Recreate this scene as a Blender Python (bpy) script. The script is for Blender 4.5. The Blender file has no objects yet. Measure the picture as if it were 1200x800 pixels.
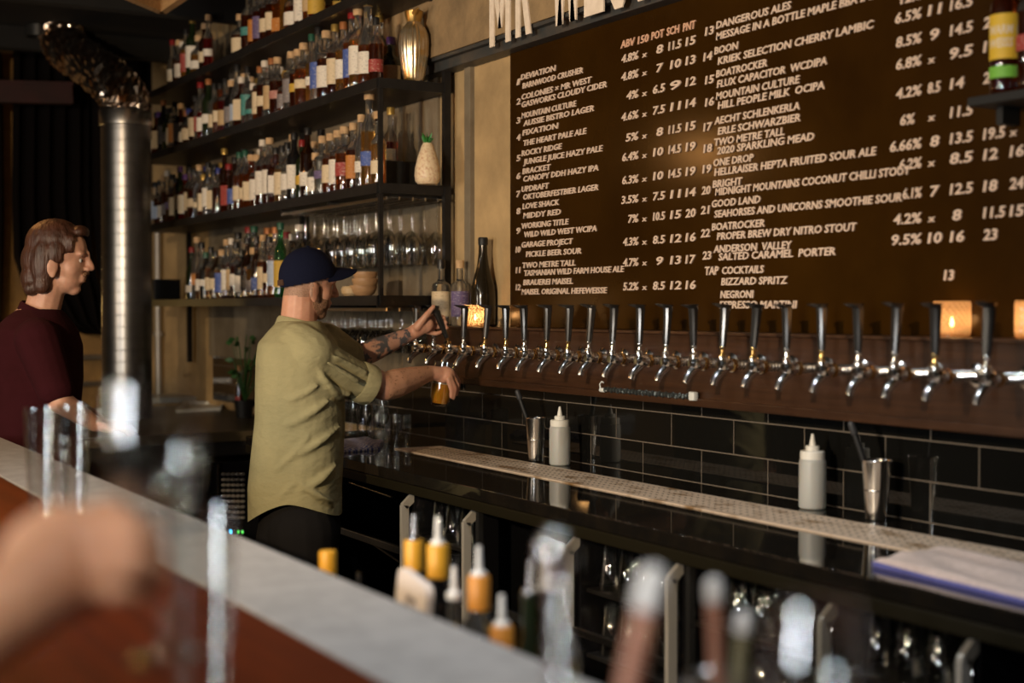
import bpy, bmesh, math, random
import numpy as np
from mathutils import Vector, Matrix, Quaternion

scene = bpy.context.scene
COL = scene.collection
rnd = random.Random(11)
PI = math.pi

# ------------------------------------------------------------------ camera
CAM = Vector((0.0, 0.0, 1.55))
FPX = 1666.667
YAW = math.radians(30.0)
PITCH = math.atan(38.0 / FPX)
FWD = Vector((-math.cos(YAW) * math.cos(PITCH), math.sin(YAW) * math.cos(PITCH), -math.sin(PITCH)))
RIGHT = Vector((math.sin(YAW), math.cos(YAW), 0.0))
UP = RIGHT.cross(FWD)
cam_data = bpy.data.cameras.new('camera')
cam_data.lens = 50.0
cam_data.sensor_width = 36.0
cam_data.clip_start = 0.05
cam_data.clip_end = 60
cam_data.dof.use_dof = True
cam_data.dof.focus_distance = 5.2
cam_data.dof.aperture_fstop = 1.8
cam = bpy.data.objects.new('camera', cam_data)
COL.objects.link(cam)
cam.matrix_world = Matrix((
    (RIGHT.x, UP.x, -FWD.x, CAM.x),
    (RIGHT.y, UP.y, -FWD.y, CAM.y),
    (RIGHT.z, UP.z, -FWD.z, CAM.z),
    (0, 0, 0, 1)))
scene.camera = cam

# ------------------------------------------------------------------ light
scene.view_settings.view_transform = 'Standard'
scene.view_settings.look = 'None'
scene.view_settings.exposure = 0.0
scene.view_settings.gamma = 1.0
scene.view_settings.use_curve_mapping = False
world = bpy.data.worlds.new('dim_room')
scene.world = world
world.use_nodes = True
world.node_tree.nodes['Background'].inputs[0].default_value = (1.0, 0.72, 0.5, 1)
world.node_tree.nodes['Background'].inputs[1].default_value = 0.012


def light(name, kind, loc, power, color, size=0.1, target=None, spot=None, blend=0.5):
    d = bpy.data.lights.new(name, kind)
    d.energy = power
    d.color = color
    if kind == 'AREA':
        d.shape = 'DISK'
        d.size = size
    else:
        d.shadow_soft_size = size
    if kind == 'SPOT' and spot:
        d.spot_size = math.radians(spot)
        d.spot_blend = blend
    o = bpy.data.objects.new(name, d)
    COL.objects.link(o)
    o.location = loc
    if target is not None:
        o.rotation_euler = (Vector(target) - Vector(loc)).to_track_quat('-Z', 'Y').to_euler()
    return o


# the lamp that lights the bar from behind and left of the camera
light('key_lamp', 'SPOT', (-1.5, -1.9, 2.4), 760, (1.0, 0.75, 0.46), 0.05, (-5.4, 2.4, 1.7), 84, 0.9)
# added fill spot that brightens the near hand, glasses and bar top
light('foreground_fill', 'SPOT', (-0.2, -0.6, 2.4), 55, (1.0, 0.93, 0.84), 0.03, (-0.95, 0.38, 1.2), 48, 0.8)
# cool daylight of the street windows behind the camera, to the right
wl_ = light('window_and_fill_strip', 'AREA', (-0.6, -3.3, 1.55), 105, (0.88, 0.94, 1.0), 0.35, (-2.2, 2.0, 1.45))
wl_.data.shape = 'RECTANGLE'
wl_.data.size = 0.35
wl_.data.size_y = 1.5
fill_strip_ = light('window_and_fill_strip', 'AREA', (-4.2, -3.35, 1.7), 75, (1.0, 0.88, 0.72), 0.3, (-5.8, 2.6, 1.7))  # added warm strip, not a window: streaks on bottles and fill on the left
fill_strip_.data.shape = 'RECTANGLE'
fill_strip_.data.size = 0.3
fill_strip_.data.size_y = 1.3
# small ceiling lamps over the bar
for i, (x, y) in enumerate(((-0.9, 1.2), (-2.1, 1.3), (-3.2, 1.3))):
    light('bar_downlight', 'SPOT', (x, y, 3.1), 55, (0.88, 0.94, 1.0), 0.022, (x, y + 0.35, 0.6), 95, 0.7)
# bare ceiling bulbs of the room behind and beside the camera
for i, (x, y, z) in enumerate(((-5.0, -1.2, 2.9), (-3.6, -0.9, 2.8), (-2.2, -1.4, 2.9), (0.6, -1.2, 2.9), (-5.8, -2.8, 2.6), (-3.4, -2.9, 2.8), (-1.6, -2.6, 2.5))):
    light('ceiling_bulb', 'POINT', (x, y, z), 13, (1.0, 0.80, 0.56) if i % 3 else (0.9, 0.95, 1.0), 0.025)
light('pendant_glow', 'POINT', (-6.28, 0.90, 2.41), 12, (1.0, 0.45, 0.13), 0.05)
light('tray_fill', 'SPOT', (-7.8, 1.75, 2.5), 22, (0.95, 0.97, 1.0), 0.03, (-7.95, 1.85, 0.93), 40)  # added spot to brighten the white tray, no known lamp there
light('wall_lamp_glow', 'POINT', (-7.37, 1.0, 1.57), 1.6, (1.0, 0.5, 0.16), 0.035)
light('back_room_glow', 'POINT', (-10.1, 1.75, 1.55), 3.0, (1.0, 0.62, 0.2), 0.06)


# ------------------------------------------------------------------ helpers
def ray(px, py):
    return FWD + RIGHT * ((px - 600.0) / FPX) + UP * ((400.0 - py) / FPX)


def P(px, py, d):
    return CAM + ray(px, py) * d


def on_y(px, py, y):
    r = ray(px, py)
    return CAM + r * ((y - CAM.y) / r.y)


def on_z(px, py, z):
    r = ray(px, py)
    return CAM + r * ((z - CAM.z) / r.z)


def x_at(px, y, z=1.4):
    """world X of the point on plane y seen in column px (at height z)"""
    lo = on_y(px, 400, y)
    d = (lo - CAM).dot(FWD)
    py = 362 + (CAM.z - z) / d * FPX
    return on_y(px, py, y).x


MATS = {}


def mat(name, col, rough=0.5, metal=0.0, trans=0.0, ior=1.45, noise=None, bump=None, coat=0.0,
        emit=None, spec=0.5, sss=0.0, aniso=None, sheen=0.0, alpha=1.0):
    if name in MATS:
        return MATS[name]
    m = bpy.data.materials.new(name)
    m.use_nodes = True
    nt = m.node_tree
    b = nt.nodes['Principled BSDF']
    b.inputs['Base Color'].default_value = (*col, 1)
    b.inputs['Roughness'].default_value = rough
    b.inputs['Metallic'].default_value = metal
    b.inputs['Transmission Weight'].default_value = trans
    b.inputs['IOR'].default_value = ior
    b.inputs['Coat Weight'].default_value = coat
    b.inputs['Coat Roughness'].default_value = 0.05
    b.inputs['Specular IOR Level'].default_value = spec
    b.inputs['Alpha'].default_value = alpha
    if sheen:
        b.inputs['Sheen Weight'].default_value = sheen
    if sss:
        b.inputs['Subsurface Weight'].default_value = sss
        b.inputs['Subsurface Radius'].default_value = (0.01, 0.004, 0.002)
        b.inputs['Subsurface Scale'].default_value = 0.6
    if emit:
        b.inputs['Emission Color'].default_value = (*emit[0], 1)
        b.inputs['Emission Strength'].default_value = emit[1]
    tc = None
    if noise or bump:
        tc = nt.nodes.new('ShaderNodeTexCoord')
    if noise:
        sc, col2, lo, hi = noise[:4]
        mp = nt.nodes.new('ShaderNodeMapping')
        mp.inputs['Scale'].default_value = noise[4] if len(noise) > 4 else (1, 1, 1)
        n = nt.nodes.new('ShaderNodeTexNoise')
        n.inputs['Scale'].default_value = sc
        n.inputs['Detail'].default_value = 6
        n.inputs['Roughness'].default_value = 0.62
        r = nt.nodes.new('ShaderNodeValToRGB')
        r.color_ramp.elements[0].position = lo
        r.color_ramp.elements[1].position = hi
        r.color_ramp.elements[0].color = (*col, 1)
        r.color_ramp.elements[1].color = (*col2, 1)
        nt.links.new(tc.outputs['Object'], mp.inputs['Vector'])
        nt.links.new(mp.outputs[0], n.inputs['Vector'])
        nt.links.new(n.outputs['Fac'], r.inputs[0])
        nt.links.new(r.outputs[0], b.inputs['Base Color'])
    if bump:
        sc, st = bump[:2]
        mp = nt.nodes.new('ShaderNodeMapping')
        mp.inputs['Scale'].default_value = bump[2] if len(bump) > 2 else (1, 1, 1)
        n = nt.nodes.new('ShaderNodeTexNoise')
        n.inputs['Scale'].default_value = sc
        n.inputs['Detail'].default_value = 5
        bp = nt.nodes.new('ShaderNodeBump')
        bp.inputs['Strength'].default_value = st
        bp.inputs['Distance'].default_value = bump[3] if len(bump) > 3 else 0.01
        nt.links.new(tc.outputs['Object'], mp.inputs['Vector'])
        nt.links.new(mp.outputs[0], n.inputs['Vector'])
        nt.links.new(n.outputs['Fac'], bp.inputs['Height'])
        nt.links.new(bp.outputs[0], b.inputs['Normal'])
    MATS[name] = m
    return m


class MB:
    def __init__(self):
        self.v = []
        self.f = []
        self.m = []

    def add(self, vs, fs, mi=0):
        o = len(self.v)
        self.v.extend(Vector(p) for p in vs)
        for i, f in enumerate(fs):
            self.f.append(tuple(o + k for k in f))
            self.m.append(mi if isinstance(mi, int) else mi[i])
        return self

    def box(self, c, s, R=None, mi=0, bev=0.0):
        c = Vector(c)
        hx, hy, hz = (k / 2 for k in s)
        vs = [Vector((x, y, z)) for x in (-hx, hx) for y in (-hy, hy) for z in (-hz, hz)]
        fs = [(0, 1, 3, 2), (4, 6, 7, 5), (0, 4, 5, 1), (2, 3, 7, 6), (0, 2, 6, 4), (1, 5, 7, 3)]
        if bev:
            bm = bmesh.new()
            bv = [bm.verts.new(p) for p in vs]
            for f in fs:
                bm.faces.new([bv[i] for i in f])
            bmesh.ops.bevel(bm, geom=list(bm.edges), offset=bev, segments=2, profile=0.6, affect='EDGES')
            bm.verts.index_update()
            vs = [p.co.copy() for p in bm.verts]
            fs = [tuple(q.index for q in f.verts) for f in bm.faces]
            bm.free()
        if R is not None:
            R3 = R.to_3x3() if hasattr(R, 'to_3x3') else R.to_matrix()
            vs = [R3 @ p for p in vs]
        return self.add([c + p for p in vs], fs, mi)

    def lathe(self, prof, M=None, seg=20, mi=0, a0=None, a1=None):
        """prof: (r, z) list; mi: int or list per profile step"""
        full = a0 is None
        n = seg if full else seg + 1
        vs, rows = [], []
        for r, z in prof:
            if r < 1e-6 and full:
                rows.append([len(vs)] * n)
                vs.append(Vector((0, 0, z)))
            else:
                row = []
                for k in range(n):
                    a = 2 * PI * k / seg if full else a0 + (a1 - a0) * k / seg
                    row.append(len(vs))
                    vs.append(Vector((r * math.cos(a), r * math.sin(a), z)))
                rows.append(row)
        fs, ms = [], []
        for i in range(len(rows) - 1):
            A, B = rows[i], rows[i + 1]
            for k in range(n if full else n - 1):
                k2 = (k + 1) % n
                q = [A[k], A[k2], B[k2], B[k]]
                u = []
                for t in q:
                    if t not in u:
                        u.append(t)
                if len(u) > 2:
                    fs.append(tuple(u))
                    ms.append(mi if isinstance(mi, int) else mi[i])
        if M is not None:
            vs = [M @ p for p in vs]
        return self.add(vs, fs, ms)

    def tube(self, pts, r, seg=10, mi=0, flat=None, caps=True, ref=None):
        pts = [Vector(p) for p in pts]
        n = len(pts)
        rs = r if isinstance(r, (list, tuple)) else [r] * n
        vs = []
        prev = None
        for i, p in enumerate(pts):
            t = (pts[min(i + 1, n - 1)] - pts[max(i - 1, 0)]).normalized()
            if prev is None:
                a = Vector(ref) if ref is not None else (Vector((0, 0, 1)) if abs(t.z) < 0.9 else Vector((0, 1, 0)))
                x = (a - t * a.dot(t)).normalized()
            else:
                x = (prev - t * prev.dot(t)).normalized()
            prev = x
            y = t.cross(x)
            ry = rs[i] * (flat if flat else 1)
            for k in range(seg):
                a = 2 * PI * k / seg
                vs.append(p + x * (math.cos(a) * rs[i]) + y * (math.sin(a) * ry))
        fs = []
        for i in range(n - 1):
            for k in range(seg):
                k2 = (k + 1) % seg
                fs.append((i * seg + k, i * seg + k2, (i + 1) * seg + k2, (i + 1) * seg + k))
        if caps:
            fs.append(tuple(range(seg - 1, -1, -1)))
            fs.append(tuple((n - 1) * seg + k for k in range(seg)))
        return self.add(vs, fs, mi)

    def cap(self, p0, r0, p1, r1, seg=14, mi=0, flat=None, ref=None):
        """tapered capsule with rounded ends"""
        p0, p1 = Vector(p0), Vector(p1)
        t = (p1 - p0)
        L = t.length
        t = t.normalized() if L > 1e-6 else Vector((0, 0, 1))
        pts, rs = [], []
        for k in range(5):
            a = PI / 2 * (1 - k / 5.0)
            pts.append(p0 - t * (r0 * math.sin(a)))
            rs.append(max(r0 * math.cos(a), r0 * 0.05))
        pts.append(p0); rs.append(r0)
        pts.append(p1); rs.append(r1)
        for k in range(1, 6):
            a = PI / 2 * k / 5.0
            pts.append(p1 + t * (r1 * math.sin(a)))
            rs.append(max(r1 * math.cos(a), r1 * 0.05))
        return self.tube(pts, rs, seg, mi, flat=flat, ref=ref)

    def chain(self, pts, rs, seg=14, mi=0):
        for i in range(len(pts) - 1):
            self.cap(pts[i], rs[i], pts[i + 1], rs[i + 1], seg, mi)
        return self

    def ell(self, c, rad, R=None, seg=18, rings=12, mi=0):
        prof = [(math.sin(PI * i / rings), -math.cos(PI * i / rings)) for i in range(rings + 1)]
        prof[0] = (0, -1)
        prof[-1] = (0, 1)
        S = Matrix.Diagonal((*rad, 1))
        M = Matrix.Translation(Vector(c)) @ (R.to_4x4() if R is not None else Matrix.Identity(4)) @ S
        return self.lathe(prof, M, seg, mi)

    def loft(self, rings, mi=0):
        """closed loft of rings (lists of points of equal length)"""
        n = len(rings[0])
        vs = [p for r in rings for p in r]
        fs = []
        for i in range(len(rings) - 1):
            for k in range(n):
                k2 = (k + 1) % n
                fs.append((i * n + k, i * n + k2, (i + 1) * n + k2, (i + 1) * n + k))
        fs.append(tuple(range(n - 1, -1, -1)))
        fs.append(tuple((len(rings) - 1) * n + k for k in range(n)))
        return self.add(vs, fs, mi)

    def prism(self, poly, h, M=None, mi=0):
        n = len(poly)
        vs = [Vector((x, y, 0)) for x, y in poly] + [Vector((x, y, h)) for x, y in poly]
        fs = [tuple(range(n - 1, -1, -1)), tuple(range(n, 2 * n))]
        for k in range(n):
            k2 = (k + 1) % n
            fs.append((k, k2, n + k2, n + k))
        if M is not None:
            vs = [M @ p for p in vs]
        return self.add(vs, fs, mi)

    def mesh(self, name, mats, off=None, smooth=True, angle=38):
        me = bpy.data.meshes.new(name)
        o = off if off is not None else Vector((0, 0, 0))
        bm = bmesh.new()
        bv = [bm.verts.new(p - o) for p in self.v]
        for f, m in zip(self.f, self.m):
            try:
                q = bm.faces.new([bv[i] for i in f])
                q.material_index = m
                q.smooth = smooth
            except ValueError:
                pass
        bmesh.ops.recalc_face_normals(bm, faces=bm.faces)
        bm.to_mesh(me)
        bm.free()
        for m in (mats if isinstance(mats, (list, tuple)) else [mats]):
            me.materials.append(m)
        if smooth:
            me.set_sharp_from_angle(angle=math.radians(angle))
        return me

    def build(self, name, mats, parent=None, local=False, loc=None, smooth=True, angle=38):
        """parent given: verts are world coordinates unless local=True"""
        off = None
        if parent is not None and not local:
            off = ROOTLOC(parent)
        elif parent is None and loc is not None:
            off = Vector(loc)
        me = self.mesh(name, mats, off, smooth, angle)
        o = bpy.data.objects.new(name, me)
        COL.objects.link(o)
        if parent is not None:
            o.parent = parent
        elif loc is not None:
            o.location = loc
        return o


def ROOTLOC(o):
    v = Vector(o.location)
    while o.parent:
        o = o.parent
        v = v + Vector(o.location)
    return v


def tag(o, label=None, cat=None, group=None, kind=None):
    if label:
        o['label'] = label
    if cat:
        o['category'] = cat
    if group:
        o['group'] = group
    if kind:
        o['kind'] = kind
    return o


def thing(name, label, cat, loc, group=None, rotz=0.0):
    o = bpy.data.objects.new(name, None)
    o.empty_display_size = 0.05
    COL.objects.link(o)
    o.location = loc
    o.rotation_euler = (0, 0, rotz)
    return tag(o, label, cat, group)


def struct(name, mb, mats, smooth=False):
    o = mb.build(name, mats, smooth=smooth)
    o['kind'] = 'structure'
    return o


def dup(root, loc, label, rotz=None, group=None):
    r = root.copy()
    COL.objects.link(r)
    r.location = loc
    if rotz is not None:
        r.rotation_euler = (0, 0, rotz)
    r['label'] = label
    if group:
        r['group'] = group
    for ch in list(root.children):
        c = ch.copy()
        COL.objects.link(c)
        c.parent = r
        for g in list(ch.children):
            d = g.copy()
            COL.objects.link(d)
            d.parent = c
    return r


ORD = ('first second third fourth fifth sixth seventh eighth ninth tenth eleventh twelfth thirteenth fourteenth '
       'fifteenth sixteenth seventeenth eighteenth nineteenth twentieth').split()


def nth(i):
    """0-based ordinal word"""
    if i < 20:
        return ORD[i]
    tens = {2: 'twenty', 3: 'thirty', 4: 'forty'}
    n = i + 1
    t, u = divmod(n, 10)
    if u == 0:
        return {3: 'thirtieth', 4: 'fortieth', 5: 'fiftieth'}[t]
    return tens[t] + '-' + ORD[u - 1]


def blob(name, mb, voxel, smooth, mats, parent, assign=None, cut=None, snap=None):
    """fuse overlapping closed shapes into one continuous surface"""
    me = mb.mesh('tmp', mats, ROOTLOC(parent))
    o = bpy.data.objects.new('tmp', me)
    COL.objects.link(o)
    r = o.modifiers.new('r', 'REMESH')
    r.mode = 'VOXEL'
    r.voxel_size = voxel
    r.use_smooth_shade = True
    if smooth:
        s = o.modifiers.new('s', 'SMOOTH')
        s.factor = 0.5
        s.iterations = smooth
    dg = bpy.context.evaluated_depsgraph_get()
    dg.update()
    ev = o.evaluated_get(dg)
    me2 = bpy.data.meshes.new_from_object(ev)
    bpy.data.objects.remove(o)
    me2.name = name
    me2.materials.clear()
    for m in (mats if isinstance(mats, (list, tuple)) else [mats]):
        me2.materials.append(m)
    off = ROOTLOC(parent)
    if cut is not None:
        bm = bmesh.new()
        bm.from_mesh(me2)
        kill = [f for f in bm.faces if cut(f.calc_center_median() + off)]
        bmesh.ops.delete(bm, geom=kill, context='FACES')
        if snap is not None:
            for v in bm.verts:
                if any(e.is_boundary for e in v.link_edges):
                    v.co = snap(v.co + off) - off
        bm.to_mesh(me2)
        bm.free()
    for p in me2.polygons:
        p.use_smooth = True
        if assign is not None:
            p.material_index = assign(p.center + off)
        else:
            p.material_index = 0
    ob = bpy.data.objects.new(name, me2)
    COL.objects.link(ob)
    ob.parent = parent
    return ob


TEXTS = {}


def text_geo(s, bold=0.018, shear=0.0, ext=0.03):
    key = (s, bold, shear, ext)
    if key not in TEXTS:
        cu = bpy.data.curves.new('t', 'FONT')
        cu.body = s
        cu.size = 1.0
        cu.offset = bold
        cu.shear = shear
        cu.extrude = ext
        cu.resolution_u = 2
        o = bpy.data.objects.new('t', cu)
        COL.objects.link(o)
        dg = bpy.context.evaluated_depsgraph_get()
        dg.update()
        me = bpy.data.meshes.new_from_object(o.evaluated_get(dg))
        vs = [tuple(v.co) for v in me.vertices]
        fs = [tuple(p.vertices) for p in me.polygons]
        bpy.data.objects.remove(o)
        bpy.data.curves.remove(cu)
        bpy.data.meshes.remove(me)
        TEXTS[key] = (vs, fs)
    return TEXTS[key]


def text_on_wall(mb, s, x0, x1, z, h, y, mi=0, shear=0.0, bold=0.018, depth=0.004, skew=0.0):
    """write s between world x0..x1 on plane y (read from -y side), baseline z, cap height h"""
    vs, fs = text_geo(s, bold, shear)
    if not vs:
        return
    xs = [v[0] for v in vs]
    lo, hi = min(xs), max(xs)
    kx = (x1 - x0) / max(hi - lo, 1e-5)
    ky = h / 0.70
    out = []
    for v in vs:
        x = x0 + (v[0] - lo) * kx
        out.append((x, y - (v[2] + 0.03) / 0.06 * depth, z + v[1] * ky + (x - x0) * skew))
    mb.add(out, fs, mi)

# ------------------------------------------------------------------ materials
m_conc = mat('raw_concrete', (0.50, 0.34, 0.165), 0.85, noise=(3.2, (0.30, 0.205, 0.10), 0.35, 0.7), bump=(26, 0.35))
m_conc2 = mat('grey_concrete', (0.23, 0.185, 0.125), 0.85, noise=(4, (0.14, 0.105, 0.065), 0.35, 0.7), bump=(30, 0.3))
m_beam = mat('beam_concrete', (0.30, 0.20, 0.10), 0.85, noise=(6, (0.17, 0.115, 0.06), 0.35, 0.7), bump=(40, 0.5))
m_floor = mat('dark_floor', (0.03, 0.026, 0.022), 0.5, noise=(8, (0.016, 0.014, 0.012), 0.3, 0.7))
m_ceil = mat('black_ceiling', (0.004, 0.0035, 0.003), 0.9, noise=(4, (0.007, 0.006, 0.005), 0.4, 0.7))
m_dark = mat('dark_wall', (0.045, 0.024, 0.010), 0.8, noise=(3, (0.02, 0.011, 0.006), 0.35, 0.7))
m_gold = mat('ochre_plaster', (0.30, 0.17, 0.05), 0.7, noise=(5, (0.16, 0.09, 0.03), 0.3, 0.7))
m_grout = mat('pale_grout', (0.13, 0.105, 0.08), 0.8, noise=(40, (0.14, 0.115, 0.09), 0.3, 0.7))
m_tile = mat('black_gloss_tile', (0.006, 0.006, 0.0055), 0.045, spec=0.75, bump=(9, 0.02))
m_counter = mat('black_polished_counter', (0.007, 0.006, 0.005), 0.05, spec=0.7, noise=(12, (0.012, 0.009, 0.006), 0.4, 0.7))
m_counter_edge = mat('counter_edge', (0.010, 0.008, 0.0035), 0.4, spec=0.3)
m_board = mat('brown_menu_board', (0.020, 0.0078, 0.0008), 0.19, noise=(2.2, (0.034, 0.0138, 0.0014), 0.35, 0.75), bump=(5, 0.015), spec=0.2)
m_letter = mat('white_menu_letters', (0.62, 0.47, 0.37), 0.6)
m_letter_red = mat('pink_menu_letters', (0.62, 0.36, 0.24), 0.6)
m_sign = mat('white_sign_paint', (0.78, 0.66, 0.54), 0.7, noise=(30, (0.66, 0.55, 0.44), 0.4, 0.7))
m_wood = mat('dark_tap_panel_wood', (0.050, 0.020, 0.008), 0.36, noise=(7, (0.022, 0.009, 0.004), 0.3, 0.7, (0.35, 4, 9)), bump=(14, 0.08, (0.4, 4, 10)))
m_chrome = mat('chrome', (0.80, 0.78, 0.75), 0.17, 1.0)
m_steel = mat('brushed_steel', (0.52, 0.50, 0.47), 0.26, 1.0, bump=(60, 0.06, (1, 1, 0.05)))
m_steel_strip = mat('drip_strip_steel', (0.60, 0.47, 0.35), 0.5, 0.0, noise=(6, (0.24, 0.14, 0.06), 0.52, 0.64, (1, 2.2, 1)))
m_brass = mat('brass', (0.75, 0.50, 0.20), 0.2, 1.0)
m_gun = mat('gunmetal_handle', (0.10, 0.098, 0.095), 0.26, 0.85)
m_blacksteel = mat('black_steel_frame', (0.014, 0.013, 0.013), 0.42, 0.3, noise=(20, (0.022, 0.020, 0.018), 0.4, 0.7))
m_shelf = mat('black_shelf_wood', (0.020, 0.013, 0.008), 0.5, noise=(9, (0.010, 0.007, 0.005), 0.3, 0.7, (0.3, 4, 8)))
m_black = mat('matt_black', (0.006, 0.006, 0.006), 0.55)
m_blackgloss = mat('gloss_black', (0.006, 0.006, 0.007), 0.15)
m_glass = bpy.data.materials.new('thin_clear_glass')
m_glass.use_nodes = True
nt = m_glass.node_tree
nt.nodes.clear()
g_o = nt.nodes.new('ShaderNodeOutputMaterial'); g_m = nt.nodes.new('ShaderNodeMixShader'); g_t = nt.nodes.new('ShaderNodeBsdfTransparent')
g_g = nt.nodes.new('ShaderNodeBsdfGlossy'); g_f = nt.nodes.new('ShaderNodeMath'); g_l = nt.nodes.new('ShaderNodeLayerWeight'); g_p = nt.nodes.new('ShaderNodeMath')
g_t.inputs[0].default_value = (0.955, 0.965, 0.96, 1); g_g.inputs[0].default_value = (1, 1, 1, 1); g_g.inputs[1].default_value = 0.03
g_l.inputs[0].default_value = 0.5; g_p.operation = 'POWER'; g_p.inputs[1].default_value = 3.5; g_f.operation = 'MULTIPLY_ADD'; g_f.inputs[1].default_value = 0.62; g_f.inputs[2].default_value = 0.11
nt.links.new(g_l.outputs['Facing'], g_p.inputs[0]); nt.links.new(g_p.outputs[0], g_f.inputs[0])
nt.links.new(g_f.outputs[0], g_m.inputs[0]); nt.links.new(g_t.outputs[0], g_m.inputs[1]); nt.links.new(g_g.outputs[0], g_m.inputs[2]); nt.links.new(g_m.outputs[0], g_o.inputs[0])
m_cap_cork = mat('cork', (0.55, 0.36, 0.19), 0.8, noise=(40, (0.40, 0.25, 0.13), 0.4, 0.6))
m_capblack = mat('black_capsule', (0.012, 0.011, 0.011), 0.35)
m_capred = mat('red_capsule', (0.20, 0.012, 0.012), 0.35)
m_capblue = mat('blue_capsule', (0.02, 0.03, 0.16), 0.35)
m_capgold = mat('gold_capsule', (0.55, 0.36, 0.10), 0.3, 0.7)
m_capwhite = mat('white_capsule', (0.62, 0.55, 0.46), 0.45)
m_caporange = mat('copper_capsule', (0.34, 0.13, 0.045), 0.4, 0.3)
m_cappurple = mat('purple_capsule', (0.07, 0.02, 0.13), 0.4)
m_capgreen = mat('green_capsule', (0.015, 0.075, 0.045), 0.4)
G = {
    'amber': mat('amber_spirit', (0.36, 0.085, 0.008), 0.03, trans=0.9, ior=1.42, spec=0.9, coat=1.0),
    'dark amber': mat('dark_amber_spirit', (0.12, 0.022, 0.003), 0.03, trans=0.85, ior=1.42, spec=0.9, coat=1.0),
    'golden': mat('golden_spirit', (0.66, 0.32, 0.06), 0.03, trans=0.92, ior=1.42, spec=0.9, coat=1.0),
    'clear': mat('clear_spirit', (0.88, 0.88, 0.85), 0.02, trans=0.97, ior=1.42, spec=0.9, coat=1.0),
    'brown': mat('brown_glass', (0.05, 0.014, 0.003), 0.04, trans=0.8, ior=1.45, spec=0.9, coat=1.0),
    'dark green': mat('dark_green_glass', (0.018, 0.03, 0.010), 0.05, trans=0.5, ior=1.45, spec=0.9, coat=1.0),
    'green': mat('green_glass', (0.03, 0.25, 0.06), 0.03, trans=0.9, ior=1.45, spec=0.9, coat=1.0),
    'red': mat('red_spirit', (0.22, 0.01, 0.006), 0.03, trans=0.85, ior=1.42, spec=0.9, coat=1.0),
    'black': mat('black_bottle_glass', (0.008, 0.007, 0.007), 0.06),
    'blue': mat('blue_glass', (0.05, 0.09, 0.35), 0.04, trans=0.8, ior=1.45, spec=0.9, coat=1.0),
}


def labelmat(name, col, col2):
    return mat('label_' + name, col, 0.62, noise=(85, tuple(a * .45 + b * .55 for a, b in zip(col, col2)), 0.54, 0.62, (1, 1, 2.2)))


LM = {
    'cream': labelmat('cream', (0.62, 0.50, 0.33), (0.30, 0.22, 0.14)),
    'white': labelmat('white', (0.68, 0.62, 0.53), (0.25, 0.23, 0.22)),
    'tan': labelmat('tan', (0.45, 0.31, 0.16), (0.24, 0.15, 0.07)),
    'pale blue': labelmat('pale_blue', (0.34, 0.40, 0.50), (0.55, 0.55, 0.55)),
    'blue': labelmat('blue', (0.05, 0.09, 0.30), (0.4, 0.4, 0.5)),
    'red': labelmat('red', (0.28, 0.03, 0.025), (0.55, 0.40, 0.30)),
    'orange': labelmat('orange', (0.42, 0.15, 0.025), (0.5, 0.35, 0.2)),
    'teal': labelmat('teal', (0.04, 0.19, 0.17), (0.3, 0.4, 0.35)),
    'black': labelmat('black', (0.02, 0.018, 0.018), (0.4, 0.3, 0.2)),
    'grey': labelmat('grey', (0.17, 0.15, 0.15), (0.35, 0.3, 0.28)),
    'yellow': labelmat('yellow', (0.48, 0.30, 0.04), (0.35, 0.2, 0.02)),
    'pink': labelmat('pink', (0.36, 0.15, 0.12), (0.6, 0.45, 0.38)),
    'purple': labelmat('purple', (0.10, 0.07, 0.16), (0.4, 0.35, 0.4)),
}
CAPM = {'cork': m_cap_cork, 'black': m_capblack, 'red': m_capred, 'blue': m_capblue, 'gold': m_capgold,
        'white': m_capwhite, 'copper': m_caporange, 'purple': m_cappurple, 'green': m_capgreen}

# ------------------------------------------------------------------ the room
WY = 2.9                     # tap wall plane
FARX = -10.5
mb = MB(); mb.box((-4.0, 0.0, -0.05), (13.6, 7.4, 0.1)); struct('floor', mb, m_floor)
mb = MB(); mb.box((-4.0, 0.0, 3.42), (13.6, 7.4, 0.1))
for k in range(6):
    mb.box((-9.6 + k * 1.5, 0.0, 3.30), (0.10, 5.9, 0.14))
struct('ceiling', mb, m_ceil)
mb = MB(); mb.box((-4.0, WY + 0.1, 1.65), (13.6, 0.2, 3.5)); struct('wall_back', mb, m_conc)
mb = MB(); mb.box((FARX - 0.1, 0.0, 1.65), (0.2, 5.8, 3.5)); struct('wall_far', mb, m_gold)
mb = MB(); mb.box((-4.0, -3.6, 1.65), (13.6, 0.2, 3.5)); struct('wall_street', mb, m_dark)
mb = MB(); mb.box((2.9, 0.0, 1.65), (0.2, 7.4, 3.5)); struct('wall_right', mb, m_dark)

# form-work joints and pilasters of the concrete wall, seen through the shelves
mb = MB()
xs_p = [x_at(556, WY, 2.0), x_at(505, WY, 2.0)]
for xa, xb, t_ in ((-6.02, -5.66, .014), (-6.40, -6.05, .022), (-7.3, -6.43, .014), (-7.75, -7.33, .022), (-8.9, -7.78, .014)):
    mb.box(((xa + xb) / 2, WY - t_ / 2, 2.25), (xb - xa, t_, 2.0))
struct('trim_1', mb, m_conc2)
mb = MB()
mb.box((-5.37, WY - 0.010, 2.05), (0.055, 0.02, 1.15))
mb.box((-5.37, WY - 0.010, 1.40), (0.055, 0.02, 0.2))
struct('trim_2', mb, m_conc2)

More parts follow.
